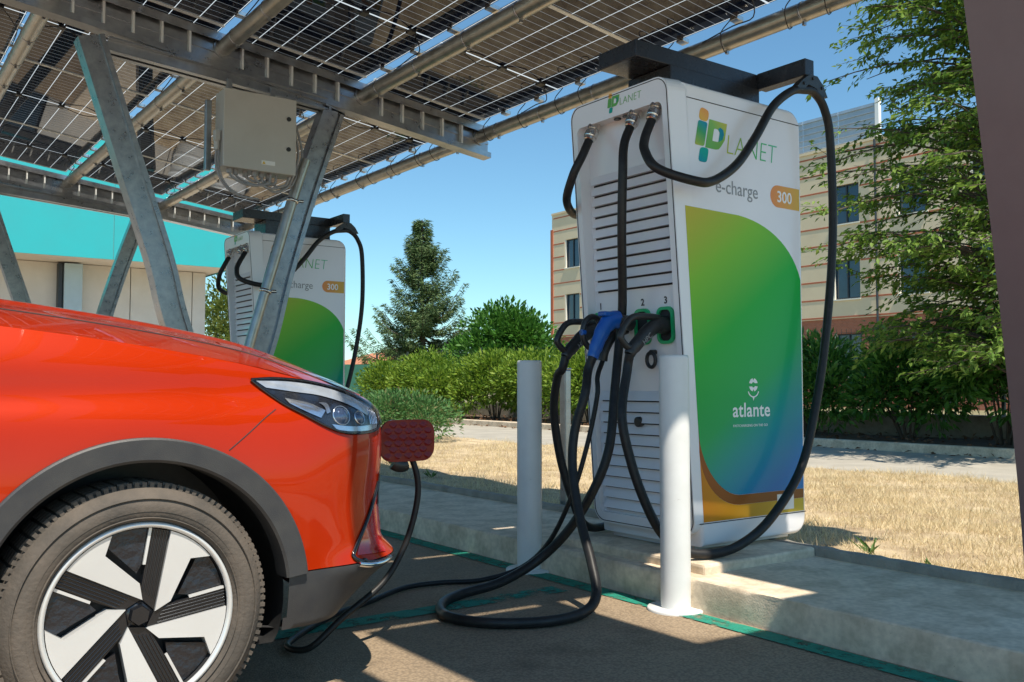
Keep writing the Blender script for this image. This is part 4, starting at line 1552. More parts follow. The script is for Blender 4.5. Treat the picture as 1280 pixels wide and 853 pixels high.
# logo mark
def skew(pts, x0, z0, sc=1., k=.22):
    return [(x0 + (x + k * z) * sc, z0 + z * sc) for x, z in pts]
def smooth_poly(pts, r, n=4):
    out = []
    m = len(pts)
    for i in range(m):
        p, a, b = np.array(pts[i], float), np.array(pts[i - 1], float), np.array(pts[(i + 1) % m], float)
        da, db = (a - p), (b - p)
        ra = min(r, np.linalg.norm(da) * .45)
        rb_ = min(r, np.linalg.norm(db) * .45)
        p0, p2 = p + da / np.linalg.norm(da) * ra, p + db / np.linalg.norm(db) * rb_
        for k in range(n + 1):
            t = k / n
            out.append(tuple((1 - t) ** 2 * p0 + 2 * (1 - t) * t * p + t * t * p2))
    return out
def logo(place, parent, mats, lettermat):
    """the ip mark: split i, p with open bowl, thin capital letters"""
    G = {}
    G['i_top'] = smooth_poly([(.0, .205), (.075, .2), (.075, .265), (.0, .28)], .028)
    G['i'] = smooth_poly([(.0, .06), (.075, .06), (.075, .197), (.0, .202)], .014)
    G['foot'] = smooth_poly([(.045, -.03), (.115, -.03), (.115, .053), (.045, .053)], .022)
    G['p'] = [(.085, .055), (.085, .22), (.232, .215), (.232, .12)] + [(.232 - .01 * k, .12 - .065 * math.sin(k * .3)) for k in range(1, 5)] + [(.17, .055)]
    G['p_hole'] = smooth_poly([(.132, .10), (.18, .10), (.18, .155), (.16, .172), (.132, .172)], .008)
    G['p_inner'] = [(.182, .10), (.212, .118), (.218, .15), (.205, .176), (.182, .185), (.166, .176), (.182, .155)]
    for i, k in enumerate(('i_top', 'i', 'foot', 'p', 'p_hole', 'p_inner')):
        t = MB()
        d0 = .0006 if k not in ('p_hole', 'p_inner') else .0016
        pts = skew(G[k], 0, 0)
        t.prism([place(x, z, d0) for x, z in pts], place(0, 0, .0008) - place(0, 0, 0))
        t.build('logo_mark', mats[i], parent)
    text_mesh('LANET', .165, .0008, lambda x, y, d: place(.262 + x + .12 * y, .045 + y, .0006 + d), 'lettering', lettermat, parent, sx=.88, space=1.02, bold=-.0035)
logo(lambda x, z, d: side(3.10 + x * .82, 1.958 + z * .82, d), body, ('logo_i_top', 'logo_i', 'logo_foot', 'logo_p', 'charger_white', 'logo_p_inner'), 'letters')
logo(lambda x, z, d: FP(-.065 + x * .33, 1.975 + z * .30, .0122 + d), fr_, ('logo_i_top', 'logo_p', 'logo_foot', 'logo_p', 'charger_white', 'logo_p_inner'), 'logo_p')
text_mesh('e-charge', .093, .0008, lambda x, y, d: side(3.245 + x, 1.808 + y, .0006 + d), 'lettering', 'print_grey', body, sx=.93)
text_mesh('300', .078, .0008, lambda x, y, d: side(3.683 + x, 1.812 + y, .0016 + d), 'lettering', 'print_white', body, sx=.98, bold=.001)
text_mesh('atlante', .093, .0008, lambda x, y, d: side(3.345 + x, .775 + y, .0016 + d), 'lettering', 'print_white', body, sx=1.0, bold=.0012, space=1.05)
text_mesh('FASTCHARGING ON THE GO', .0165, .0008, lambda x, y, d: side(3.347 + x, .728 + y, .0016 + d), 'lettering', 'print_white', body, sx=1.12)
# leaf emblem above the word
def emblem(cx, cz, s):
    t = MB()
    arc = [(cx + s * math.cos(R(a)), cz + s * math.sin(R(a))) for a in range(200, 341, 10)]
    ins = [(cx + s * .86 * math.cos(R(a)), cz + s * .86 * math.sin(R(a))) for a in range(340, 199, -10)]
    t.prism([side(x, z, .0016) for x, z in arc + ins], (0, -.0008, 0))
    for a0, a1, tw in ((15, 78, 30), (100, 165, -20), (195, 258, 30), (282, 345, -20)):
        # four leaf-like segments of a small globe
        q0 = [(.74 * s * math.cos(R(a0 + (a1 - a0) * k / 6)), .74 * s * math.sin(R(a0 + (a1 - a0) * k / 6))) for k in range(7)]
        am = (a0 + a1) / 2 + tw
        q1 = [(.30 * s * math.cos(R(am + 40 - 80 * k / 4)), .30 * s * math.sin(R(am + 40 - 80 * k / 4))) for k in range(5)]
        t.prism([side(cx + x, cz + .42 * s + z, .0016) for x, z in q0 + q1], (0, -.0008, 0))
    t.prism([side(cx - .006, cz - s * 1.0, .0016), side(cx + .006, cz - s * 1.0, .0016), side(cx, cz - s * 1.35, .0016)], (0, -.0008, 0))
    t.build('emblem', 'print_white', body)
emblem(3.492, .905, .042)

def copy_tree(o, parent=None):
    c = o.copy()
    COL.objects.link(c)
    if parent is not None:
        c.parent = parent
    OFF[c.name] = OFF.get(o.name, Vector())
    for k in list(o.children):
        copy_tree(k, c)
    return c
DY2 = 5.12
ch2 = copy_tree(ch)
ch2.location = CO + Vector((0, DY2, 0))
OFF[ch2.name] = CO + Vector((0, DY2, 0))
ch2['label'] = 'tall white fast charger partly hidden behind the carport column'

# ---------------------------------------------------------------- charging cables
def gun(root, o, m1='black_plastic', m2='black_plastic', loop=True, txt=True):
    """pistol connector: plug head in the socket, slanted barrel, open D handle; o = plug tip"""
    o = Vector(o)
    def q(x, z, y=0.):
        return o + Vector((x, y, z))
    h = MB()
    h.tube([q(.02, 0), q(-.015, 0), q(-.05, -.004)], [.043, .044, .036], 18, flat=.85)
    g = h.build('plug_head', m2, root)
    b = MB()
    b.tube(cat([q(-.03, .005), q(-.09, -.02), q(-.15, -.065), q(-.205, -.115), q(-.225, -.14)], 4), [.034] * 4 + [.034] * 4 + [.031] * 4 + [.027] * 4 + [.024], 16, flat=.9)
    b.build('barrel', m1, root)
    if loop:
        l = MB()
        l.tube(cat([q(-.03, .03), q(-.10, .034), q(-.19, .03), q(-.235, .005), q(-.272, -.05), q(-.27, -.075), q(-.235, -.105), q(-.20, -.105)], 5), .0155, 12)
        l.build('handle', m1, root)
    if txt:
        sl = math.atan2(-.05, -.06)
        a = Vector((.77, 0, .64))
        upv = Vector((-.64, 0, .77))
        text_mesh('HPC', .034, .001, lambda x, y, d: q(-.168, -.088) + a * x + upv * (y - .012) + Vector((0, -.0305 - d, 0)), 'lettering', 'print_grey', root)
    return q(-.222, -.137)

SK = [FI(u, .945, .0) for u in (-.25, .045, .195)]
ROFF = .021
def hose(root, pts, r=ROFF, name='hose'):
    return MB().tube(cat(pts, 9), r, 12).build(name, 'rubber', root)

cA = thing('charging_cable', 'black charging cable in socket one, looping round behind the charger', 'cable', (2.95, 3.5, .13))
e = gun(cA, SK[0] + Vector((-.01, 0, 0)))
c1 = FP(-.195, 1.947, -.022) + CDIR * .085
hose(cA, [c1, (2.895, 3.405, 2.03), (2.862, 3.44, 1.93), (2.90, 3.53, 1.82), (3.10, 3.66, 1.80), (3.35, 3.67, 1.95), (3.6, 3.66, 2.25), (3.76, 3.645, 2.365), (3.86, 3.645, 2.36), (3.93, 3.66, 2.2), (3.93, 3.68, 1.6), (3.88, 3.69, 1.0), (3.74, 3.68, .5), (3.45, 3.66, .24), (3.2, 3.61, .20), (3.02, 3.55, .235), (2.95, 3.56, .37), (2.90, 3.59, .574), (2.855, 3.58, .80), (2.83, 3.52, .96), tuple(e + Vector((-.012, .012, -.06))), tuple(e)])

cB = thing('charging_cable', 'black charging cable with blue connector, coiled in a loop on the asphalt', 'cable', (2.4, 3.1, 0))
oB = SK[1] + Vector((-.115, .03, .025))
def blue_gun(root, o):
    o = Vector(o)
    def q(x, z, y=0.):
        return o + Vector((x, y, z))
    MB().tube([q(.06, -.01), q(.0, -.005), q(-.03, .0)], [.036, .036, .034], 16).build('plug_head', 'black_plastic', root)
    b = MB()
    b.tube(cat([q(-.02, .005), q(-.06, .0), q(-.10, -.03), q(-.135, -.085), q(-.165, -.145), q(-.178, -.175)], 4), [.042] * 4 + [.041] * 4 + [.038] * 4 + [.034] * 4 + [.03] * 4 + [.028], 16, flat=.78)
    b.build('barrel', 'blue_plastic', root)
    t = MB()
    t.obox(q(-.075, .028), (1, 0, .0), (0, 1, 0), (0, 0, 1), (.10, .05, .022), .006)
    t.build('latch', 'blue_plastic', root)
    return q(-.176, -.172)
e = blue_gun(cB, oB)
c2 = FP(.095, 1.947, -.022) + CDIR * .085
hose(cB, [c2, (2.895, 3.112, 2.02), (2.87, 3.095, 1.881), (2.89, 3.125, 1.615), (2.965, 3.205, 1.291), (2.955, 3.22, 1.1), (2.89, 3.178, .90), (2.82, 3.14, .641), (2.76, 3.18, .451), (2.71, 3.30, .26), (2.62, 3.41, .12), (2.42, 3.42, .045), (2.198, 3.406, .0235), (2.04, 3.30, .0225), (1.955, 3.12, .0225), (2.03, 2.94, .0225), (2.22, 2.83, .0225), (2.40, 2.83, .03), (2.495, 2.86, .08), (2.545, 2.945, .19), (2.595, 3.075, .346), (2.63, 3.167, .542), (2.66, 3.19, .714), (2.70, 3.165, .88), tuple(e + Vector((-.02, .01, -.06))), tuple(e)])

cC = thing('charging_cable', 'black charging cable hung over the roof arm and sweeping down the printed side', 'cable', (3.3, 2.8, .13))
e = gun(cC, SK[2] + Vector((-.01, 0, 0)))
c3 = FP(.235, 1.947, -.022) + CDIR * .085
PC2 = [(2.97, 2.76, 1.802), (3.09, 2.757, 1.815), (3.265, 2.775, 1.912), (3.41, 2.785, 2.06), (3.55, 2.79, 2.235), (3.69, 2.79, 2.335), (3.785, 2.79, 2.36), (3.87, 2.79, 2.36), (3.95, 2.79, 2.29), (4.0, 2.795, 2.13), (4.0, 2.79, 1.66), (3.92, 2.78, 1.18), (3.815, 2.775, .80), (3.68, 2.765, .52), (3.44, 2.755, .31), (3.22, 2.755, .215), (3.05, 2.78, .196), (2.94, 2.83, .222), (2.865, 2.87, .30), (2.81, 2.91, .434), (2.77, 2.95, .603), (2.755, 2.985, .79)]
hose(cC, [c3, (2.885, 2.965, 2.02), (2.845, 2.925, 1.945), (2.845, 2.85, 1.855)] + PC2 + [tuple(e + Vector((-.008, .008, -.07))), tuple(e)])

# second charger's cables
cD = copy_tree(cA)
cD.location = cA.location + Vector((0, DY2, 0))
cD['label'] = 'black charging cable on the left of the far charger behind the column'
cE = copy_tree(cC)
cE.location = cC.location + Vector((0, DY2, 0))
cE['label'] = 'black charging cable hung over the roof arm of the far charger'

# the car's own thinner cable
cV = thing('vehicle_cable', 'thin black cable running along the asphalt into the red car front', 'cable', (2.2, 3.4, 0))
oV = SK[1] + Vector((-.10, .12, -.01))
t = MB()
ring = [Vector((oV.x - .11 + .062 * math.cos(R(a)), oV.y, oV.z - .02 + .075 * math.sin(R(a)))) for a in range(40, 330, 20)]
t.tube(cat([tuple(oV + Vector((.07, 0, .005)))] + [tuple(p) for p in ring] + [tuple(oV + Vector((-.06, 0, -.10)))], 3), .014, 10)
t.build('handle', 'black_plastic', cV)
t = MB()
t.tube(cat([tuple(oV + Vector((.08, -.02, .0))), tuple(oV + Vector((0, -.02, -.03))), tuple(oV + Vector((-.05, -.015, -.10))), tuple(oV + Vector((-.06, -.01, -.15)))], 4), .022, 12)
t.build('plug_body', 'black_plastic', cV)
MB().cyl(tuple(oV + Vector((-.185, -.004, -.02))), tuple(oV + Vector((-.165, -.004, -.02))), .014, 12).build('button', 'blue_plastic', cV)
e = oV + Vector((-.06, -.01, -.15))
hose(cV, [tuple(e), (2.84, 3.24, .96), (2.82, 3.22, .87), (2.775, 3.235, .658), (2.72, 3.28, .425), (2.70, 3.42, .20), (2.63, 3.54, .07), (2.46, 3.625, .017), (2.284, 3.70, .014), (2.088, 3.70, .014), (1.82, 3.54, .014), (1.62, 3.43, .014), (1.43, 3.27, .014), (1.30, 3.12, .014), (1.33, 3.0, .03), (1.44, 2.985, .115), (1.60, 2.99, .215), (1.685, 3.0, .317), (1.732, 3.0, .429), (1.752, 3.0, .544), (1.735, 3.01, .64), (1.70, 3.03, .69)], .0115)
t = MB()
t.tube(cat([(1.715, 3.02, .66), (1.70, 3.03, .695), (1.64, 3.05, .705), (1.56, 3.06, .70), (1.50, 3.06, .70)], 4), [.017] * 4 + [.022] * 4 + [.027] * 8 + [.027], 14)
t.build('car_plug', 'black_plastic', cV)
# ---------------------------------------------------------------- the car
YC = 3.40
WX, WZ, WXR = .648, .333, .648 - 2.585
car = thing('parked_car', 'glossy orange red electric car plugged in at its nose', 'car', (-.4, YC, 0))
_h = np.polyfit([-.6, -.2, .1, .43, .74, 1.07, 1.34, 1.47, 1.55], [1.225, 1.22, 1.205, 1.178, 1.138, 1.073, .990, .928, .875], 5)
def h0(x):
    return np.polyval(_h, x)
def hood(x, s):
    return h0(x) - .19 * s * s
OUT = [(-2.62, .0), (-2.60, .45), (-2.52, .72), (-2.38, .84), (-2.1, .895), (-1.5, .905), (-.6, .905), (.0, .905), (.45, .905), (.8, .905), (1.0, .902), (1.13, .890), (1.245, .865), (1.343, .815), (1.418, .738), (1.47, .628), (1.507, .48), (1.53, .32), (1.543, .15), (1.547, 0.)]
def resample(pts, step):
    P = np.array([(p.x, p.y) for p in cat([(a, b, 0) for a, b in pts], 24)])
    d = np.r_[0, np.cumsum(np.linalg.norm(np.diff(P, axis=0), axis=1))]
    # dense towards the nose
    s = [0.]
    while s[-1] < d[-1]:
        x = np.interp(s[-1], d, P[:, 0])
        s.append(s[-1] + (step if x > .0 else step * 5))
    s[-1] = d[-1]
    return np.column_stack([np.interp(s, d, P[:, 0]), np.interp(s, d, P[:, 1])])
O = resample(OUT, .012)
O[-1, 1] = 0
T = np.gradient(O, axis=0)
T /= np.linalg.norm(T, axis=1, keepdims=True)
NO = np.column_stack([-T[:, 1], T[:, 0]])
NO[NO[:, 1] < -.2] *= -1
for i in range(len(NO)):            # outward
    if NO[i] @ (O[i] - np.array([-.5, 0])) < 0:
        NO[i] *= -1
NO[-1] = (1, 0)
def ss(a, b, x):
    t = np.clip((x - a) / (b - a), 0, 1)
    return t * t * (3 - 2 * t)
A_IN = .105 - .047 * ss(.9, 1.45, O[:, 0])
EDGE = O - NO * A_IN[:, None]
EDGE[:, 1] = np.maximum(EDGE[:, 1], 0)
EDGE[-1, 1] = 0
ZT = hood(np.clip(EDGE[:, 0], -.2, 9), EDGE[:, 1])
ZT = np.where(EDGE[:, 0] < -.2, ZT - .0, ZT)
def inward(i, z):
    """offset of the body wall at column i, height z"""
    zt = ZT[i]
    x = O[i, 0]
    b = np.clip((z - .60) / (zt - .60), 0, 1)
    v = A_IN[i] * (b ** (2.4 + 4. * ss(1.05, 1.42, x)))
    v += .012 * np.exp(-((z - .90) / .05) ** 2) * (1 - ss(.95, 1.2, x)) * 1.3    # hollow under the crease
    fr = ss(1.12, 1.42, x)
    v += fr * .012 * np.exp(-((z - .56) / .10) ** 2)                            # scoop of the bumper corner
    v -= fr * .042 * np.exp(-((z - .385) / .035) ** 2)                          # lip
    lo = np.clip((.375 - z) / .14, 0, 1)
    v += (.10 * fr + .02) * lo ** 1.5
    return v
def wall(i, z):
    p = O[i] - NO[i] * inward(i, z)
    return np.array([p[0], YC - max(p[1], 0), z])
def mirror_grid(name, V, nI, nJ, m, keep=None, smooth=True, both=True):
    """V[i][j] grid of points on the near side, mirrored about the car's centre plane"""
    V = np.asarray(V).reshape(nI * nJ, 3)
    F = []
    for i in range(nI - 1):
        for j in range(nJ - 1):
            if keep is None or keep(i, j):
                F.append((i * nJ + j, (i + 1) * nJ + j, (i + 1) * nJ + j + 1, i * nJ + j + 1))
    M = V.copy()
    M[:, 1] = 2 * YC - M[:, 1]
    n = len(V)
    F2 = [tuple(n + k for k in reversed(f)) for f in F]
    bm = bmesh.new()
    vs = [bm.verts.new(p) for p in np.concatenate([V, M])]
    for f in F + F2:
        try:
            bm.faces.new([vs[k] for k in f])
        except ValueError:
            pass
    bmesh.ops.remove_doubles(bm, verts=bm.verts[:], dist=1e-4)
    loose = [v for v in bm.verts if not v.link_faces]
    bmesh.ops.delete(bm, geom=loose, context='VERTS')
    return MB().bm(bm, smooth).build(name, m, car)
nI = len(O)
Z2 = .395
def in_arch(p, r=.405):
    return any((p[0] - wx) ** 2 + (p[2] - WZ - .012) ** 2 < r * r for wx in (WX, WXR)) and abs(p[1] - YC) > .6
NJ = 44
side_v = [[wall(i, Z2 + (ZT[i] - Z2) * (j / (NJ - 1))) for j in range(NJ)] for i in range(nI)]
def keep_side(i, j):
    c = (side_v[i][j] + side_v[i + 1][j + 1]) / 2
    return not in_arch(c)
body_o = mirror_grid('body', side_v, nI, NJ, 'car_red', keep_side)
LZ = [.235, .25, .27, .295, .32, .345, .365, .38, .392]
low_v = [[wall(i, z) for z in LZ] for i in range(nI)]
# underside lip folds inwards
for r in low_v:
    p = r[0].copy()
    p[1] = YC + (p[1] - YC) * .86
    p[0] = -.5 + (p[0] + .5) * .95
    p[2] = .225
    r.insert(0, p)
mirror_grid('lower_cladding', low_v, nI, len(LZ) + 1, 'cladding', lambda i, j: not in_arch((low_v[i][j] + low_v[i + 1][j + 1]) / 2, .40))
# fender strip + hood
def top_pt(i, q):
    x, s = EDGE[i]
    xs = x if x < .95 else .95 + (x - .95) * .82
    xx = x + (xs - x) * q
    s2 = s * (1 - q)
    return np.array([xx, YC - s2, hood(xx, s2)])
i0 = int(np.argmax((O[:, 0] > -.15) & (O[:, 1] > .5)))
cols = list(range(i0, nI))
def q_gap(i):
    x = EDGE[i, 0]
    return .30 - .02 * ss(.2, .8, x) - .262 * ss(1.0, 1.36, x)
fs = [[top_pt(i, q_gap(i) * k / 9) for k in range(10)] for i in cols]
mirror_grid('fender_top', fs, len(cols), 10, 'car_red')
NQ = 34
hv = []
for i in cols:
    g = q_gap(i)
    a = g + .011
    row = []
    e0 = top_pt(i, a).copy()
    e0[2] -= .02
    row.append(e0)
    for k in range(NQ):
        f = (k / (NQ - 1)) ** 1.5
        p = top_pt(i, a + (1 - a) * f)
        bul = .010 * math.exp(-((abs(p[1] - YC) - .36) / .05) ** 2) * (1 - ss(1.05, 1.35, p[0]))
        p[2] += bul + .002
        row.append(p)
    hv.append(row)
mirror_grid('bonnet', hv, len(cols), NQ + 1, 'car_red')
lin = [[p - np.array([0, 0, .03]) for p in [top_pt(i, q) for q in (0.02, .1, .3, .6, 1)]] for i in cols]
mirror_grid('bonnet_liner', lin, len(cols), 5, 'slot_dark')
# cabin: glass and roof
cab = [(.02, .74, 1.215), (-.55, .60, 1.57), (-.95, .575, 1.64), (-1.7, .565, 1.63), (-2.3, .60, 1.50), (-2.6, .70, 1.14)]
ZB = 1.03
gv = MB()
def cabin():
    V, F = [], []
    for x, s, z in cab:
        for sg in (-1, 1):
            V.append((x, YC + sg * s, z))
    base = [(.12, .80, 1.10), (-2.62, .78, 1.05)]
    m = MB()
    top = [(x, s, z) for x, s, z in cab]
    # windscreen
    m.add([(.12, YC - .78, 1.185), (.12, YC + .78, 1.185), (-.55, YC + .60, 1.57), (-.55, YC - .60, 1.57)], [(0, 1, 2, 3)])
    for sg in (-1, 1):
        ring = [(.12, YC + sg * .79, 1.11), (-.55, YC + sg * .605, 1.56), (-.95, YC + sg * .58, 1.63), (-1.7, YC + sg * .57, 1.62), (-2.3, YC + sg * .605, 1.49), (-2.58, YC + sg * .72, 1.08)]
        m.add(ring, [tuple(range(6)) if sg < 0 else tuple(reversed(range(6)))])
    m.add([(-2.3, YC - .60, 1.50), (-2.3, YC + .60, 1.50), (-2.60, YC + .72, 1.08), (-2.60, YC - .72, 1.08)], [(0, 1, 2, 3)])
    m.build('window', 'car_glass', car)
    m = MB()
    pts = [(-.55, .60, 1.57), (-.75, .59, 1.615), (-.95, .575, 1.64), (-1.3, .57, 1.645), (-1.7, .565, 1.63), (-2.05, .58, 1.58), (-2.34, .60, 1.50)]
    V = []
    for x, s, z in pts:
        V += [(x, YC + s * k, z + .03 * (1 - k * k) + .012) for k in (-1, -.6, 0, .6, 1)]
    m.add(V, [(i * 5 + j, i * 5 + j + 1, (i + 1) * 5 + j + 1, (i + 1) * 5 + j) for i in range(6) for j in range(4)], True)
    for sg in (-1, 1):
        m.tube([(.13, YC + sg * .785, 1.13), (-.55, YC + sg * .605, 1.575), (-.95, YC + sg * .58, 1.645), (-1.7, YC + sg * .57, 1.635), (-2.3, YC + sg * .605, 1.505), (-2.6, YC + sg * .72, 1.09)], .03, 8)
        m.box((-.98, YC + sg * .59, 1.06), (-.90, YC + sg * .63, 1.63))
    m.build('roof', 'car_red', car)
    # shelf closing the body below the glass
    m = MB()
    m.box((-2.55, YC - .79, 1.0), (.10, YC + .79, 1.03))
    m.build('cabin_floor', 'slot_dark', car)
cabin()
wp = MB()
wp.tube(cat([(.24, 2.72, 1.165), (.32, 2.9, 1.20), (.30, 3.15, 1.222), (.2, 3.5, 1.26)], 6), .010, 8)
wp.cyl((.26, 2.76, 1.13), (.26, 2.76, 1.19), .02, 10)
wp.build('wiper', 'black_plastic', car)
MB().box((.12, YC - .76, 1.06), (.31, YC + .76, 1.145), .02).build('cowl', 'black_plastic', car)

# ---- wheel arches: trim ring and liner
def s_at(x):
    m = O[:, 1] > .4
    return float(np.interp(x, O[m, 0], O[m, 1]))
def arch(wx, sg):
    n = 64
    prof = []
    V, F = [], []
    angs = np.linspace(R(6), R(188), n)
    for a in angs:
        ca, sa = math.cos(a), math.sin(a)
        def pt(r, dy):
            rx = r * (1.03 if ca > 0 else 1.0)
            x, z = wx + rx * ca, WZ + .012 + r * sa
            return (x, YC + sg * (s_at(x) + dy), z)
        V += [pt(.441, -.012), pt(.441, .012), pt(.436, .016), pt(.385, .014), pt(.378, .008), pt(.375, -.06)]
    m = 6
    for i in range(n - 1):
        for j in range(m - 1):
            f = (i * m + j, (i + 1) * m + j, (i + 1) * m + j + 1, i * m + j + 1)
            F.append(f if sg < 0 else tuple(reversed(f)))
    t = MB()
    t.add(V, F, True)
    t.add([V[k] for k in range(6)], [tuple(range(6))])
    o = t.build('arch_trim', 'cladding', car)
    o.data.set_sharp_from_angle(angle=R(30))
    t = MB()
    ys = YC + sg * (.905 - .05)
    yi = YC + sg * .52
    V = []
    for a in np.linspace(R(-35), R(215), 40):
        x, z = wx + .40 * math.cos(a), WZ + .40 * math.sin(a)
        V += [(x, ys, max(z, .2)), (x, yi, max(z, .2))]
    t.add(V, [(2 * i, 2 * i + 1, 2 * i + 3, 2 * i + 2) for i in range(39)], True)
    t.add([V[2 * i + 1] for i in range(40)], [tuple(range(40))])
    t.build('arch_liner', 'black_plastic', car)
for wx in (WX, WXR):
    for sg in (-1, 1):
        arch(wx, sg)

# ---- wheel
def make_wheel():
    wo = Vector((WX, 2.50, WZ))          # centre of the outer face
    out = Vector((0, -1, 0))
    w = MB()
    RT = .333
    prof = [(.236, -.012), (.242, .004), (.255, .012), (.272, .015), (.290, .012), (.305, .003), (.318, -.012), (.327, -.028), (.331, -.05), (RT, -.105), (.331, -.16), (.327, -.182), (.30, -.21), (.24, -.22), (.21, -.2)]
    w.lathe(prof, wo, out, 128)
    tyre = w.build('wheel', 'tyre', car)
    # tread blocks and shoulder lugs
    t = MB()
    for k in range(110):
        a = 2 * math.pi * k / 110
        rad = Vector((math.cos(a), 0, math.sin(a)))
        tan = Vector((-math.sin(a), 0, math.cos(a)))
        t.obox(wo + rad * .323 + out * -.0225, tan, (rad * .78 - out * -.62), (rad * .62 + out * -.78).normalized() if False else out.cross(tan), (.011, .006, .022), 0)
        for yy in (.047, .078, .109, .14, .168):
            t.obox(wo + rad * .333 + out * -yy + tan * (.004 * (k % 2)), tan, rad, out, (.0145, .009, .024))
    t.build('tread', 'tyre', tyre)
    t = MB()
    for rr in (.298, .266, .249):
        t.lathe([(rr - .002, .0105 if rr > .29 else .0135), (rr, .0165), (rr + .002, .009)], wo - out * .001, out, 96)
    t.build('sidewall_rib', 'tyre', tyre)
    # rim
    RR = .236
    t = MB()
    t.lathe([(.223, -.004), (.225, .003), (.230, .006), (.236, .005), (.238, -.006), (.236, -.02)], wo, out, 96)
    rim = t.build('rim_ring', 'rim_white', tyre)
    t = MB()
    t.lathe([(.0, -.05), (.06, -.05), (.14, -.055), (.214, -.045), (.224, -.02), (.226, -.003)], wo, out, 96)
    t.lathe([(.235, -.02), (.226, -.06), (.215, -.19), (.0, -.19)], wo, out, 64)
    t.build('rim_barrel', 'slot_dark', tyre)
    RS = .2245
    def P(r, a, d, rot):
        a = R(a + rot)
        return wo + Vector((math.cos(a), 0, math.sin(a))) * (r * RS) + out * d
    def arcp(r, a0, a1, n=6):
        return [(r, a0 + (a1 - a0) * k / n) for k in range(n + 1)]
    for s in range(5):
        rot = 72 * s
        wpoly = [(.17, 80)] + arcp(.985, 142.6, 109) + [(.90, 113), (.81, 118.5), (.36, 91)]
        t = MB()
        def dz(r):
            return -.014 + .011 * min(1, r)
        q = len(wpoly)
        top = [P(r, a, dz(r), rot) for r, a in wpoly]
        bot = [P(r, a, -.04, rot) for r, a in wpoly]
        t.add(top + bot, [tuple(reversed(range(q)))] + [(i, (i + 1) % q, q + (i + 1) % q, q + i) for i in range(q)])
        t.build('spoke_blade', 'rim_white', tyre)
        # ribbed black blade
        t = MB()
        bp = [(.17, 84), (.98, 143.2), (.98, 154.2), (.52, 156.5), (.19, 160)]
        q = len(bp)
        top = [P(r, a, -.020 + .008 * r, rot) for r, a in bp]
        bot = [P(r, a, -.042, rot) for r, a in bp]
        t.add(top + bot, [tuple(reversed(range(q)))] + [(i, (i + 1) % q, q + (i + 1) % q, q + i) for i in range(q)])
        A0, A1 = np.array([.17 * math.cos(R(84)), .17 * math.sin(R(84))]), np.array([.98 * math.cos(R(143.2)), .98 * math.sin(R(143.2))])
        B0, B1 = np.array([.19 * math.cos(R(160)), .19 * math.sin(R(160))]), np.array([.98 * math.cos(R(154.2)), .98 * math.sin(R(154.2))])
        for k in range(5):
            f = (k + .5) / 5
            p0, p1 = A0 + (B0 - A0) * f, A1 + (B1 - A1) * f
            p0 = p0 + (p1 - p0) * .12
            def W(p, d):
                r = math.hypot(*p)
                return P(r, math.degrees(math.atan2(p[1], p[0])), d - .020 + .008 * r, rot)
            t.tube([W(p0, .001), W(p1, .001)], .0022, 5)
        t.build('spoke_ribbed', 'rim_black', tyre)
        # thin white line and textured insert
        t = MB()
        lp = [(.985, 155.0), (.985, 156.9), (.57, 159.6), (.57, 156.6)]
        t.prism([P(r, a, -.0185, rot) for r, a in lp], out * .0085)
        t.build('rim_line', 'rim_white', tyre)
        t = MB()
        ip = [(.975, 157.4)] + arcp(.975, 158, 183, 5) + [(.93, 186), (.86, 186), (.47, 166), (.56, 160.5)]
        q = len(ip)
        top = [P(r, a, -.0195, rot) for r, a in ip]
        bot = [P(r, a, -.046, rot) for r, a in ip]
        t.add(top + bot, [tuple(reversed(range(q)))] + [(i, (i + 1) % q, q + (i + 1) % q, q + i) for i in range(q)])
        t.build('rim_insert', 'rim_texture', tyre)
    t = MB()
    hx = [wo + Vector((math.cos(R(60 * k + 20)), 0, math.sin(R(60 * k + 20)))) * .029 + out * -.03 for k in range(6)]
    hx2 = [wo + Vector((math.cos(R(60 * k + 20)), 0, math.sin(R(60 * k + 20)))) * .024 + out * -.004 for k in range(6)]
    t.add(hx + hx2, [tuple(range(6, 12)[::-1])] + [(k, 6 + k, 6 + (k + 1) % 6, (k + 1) % 6) for k in range(6)])
    t.lathe([(.045, -.05), (.04, -.022), (.0, -.02)], wo, out, 24)
    t.build('hub_cap', 'rim_black', tyre)
    t = MB()
    t.cyl(wo + out * -.055, wo + out * -.075, .13, 40)
    t.build('brake_disc', 'steel_collar', tyre)
    return tyre
wheel = make_wheel()
for wx, sg in ((WXR, -1), (WX, 1), (WXR, 1)):
    c = copy_tree(wheel, car)
    if sg < 0:
        c.location = (wx - WX, 0, 0)
    else:
        # mirrored side: turned half round about the vertical through the car's centre
        c.rotation_euler = (0, 0, math.pi)
        off = off_of(car)
        c.location = (-(WX - off.x) + (wx - off.x), 0 * 1.0, 0)
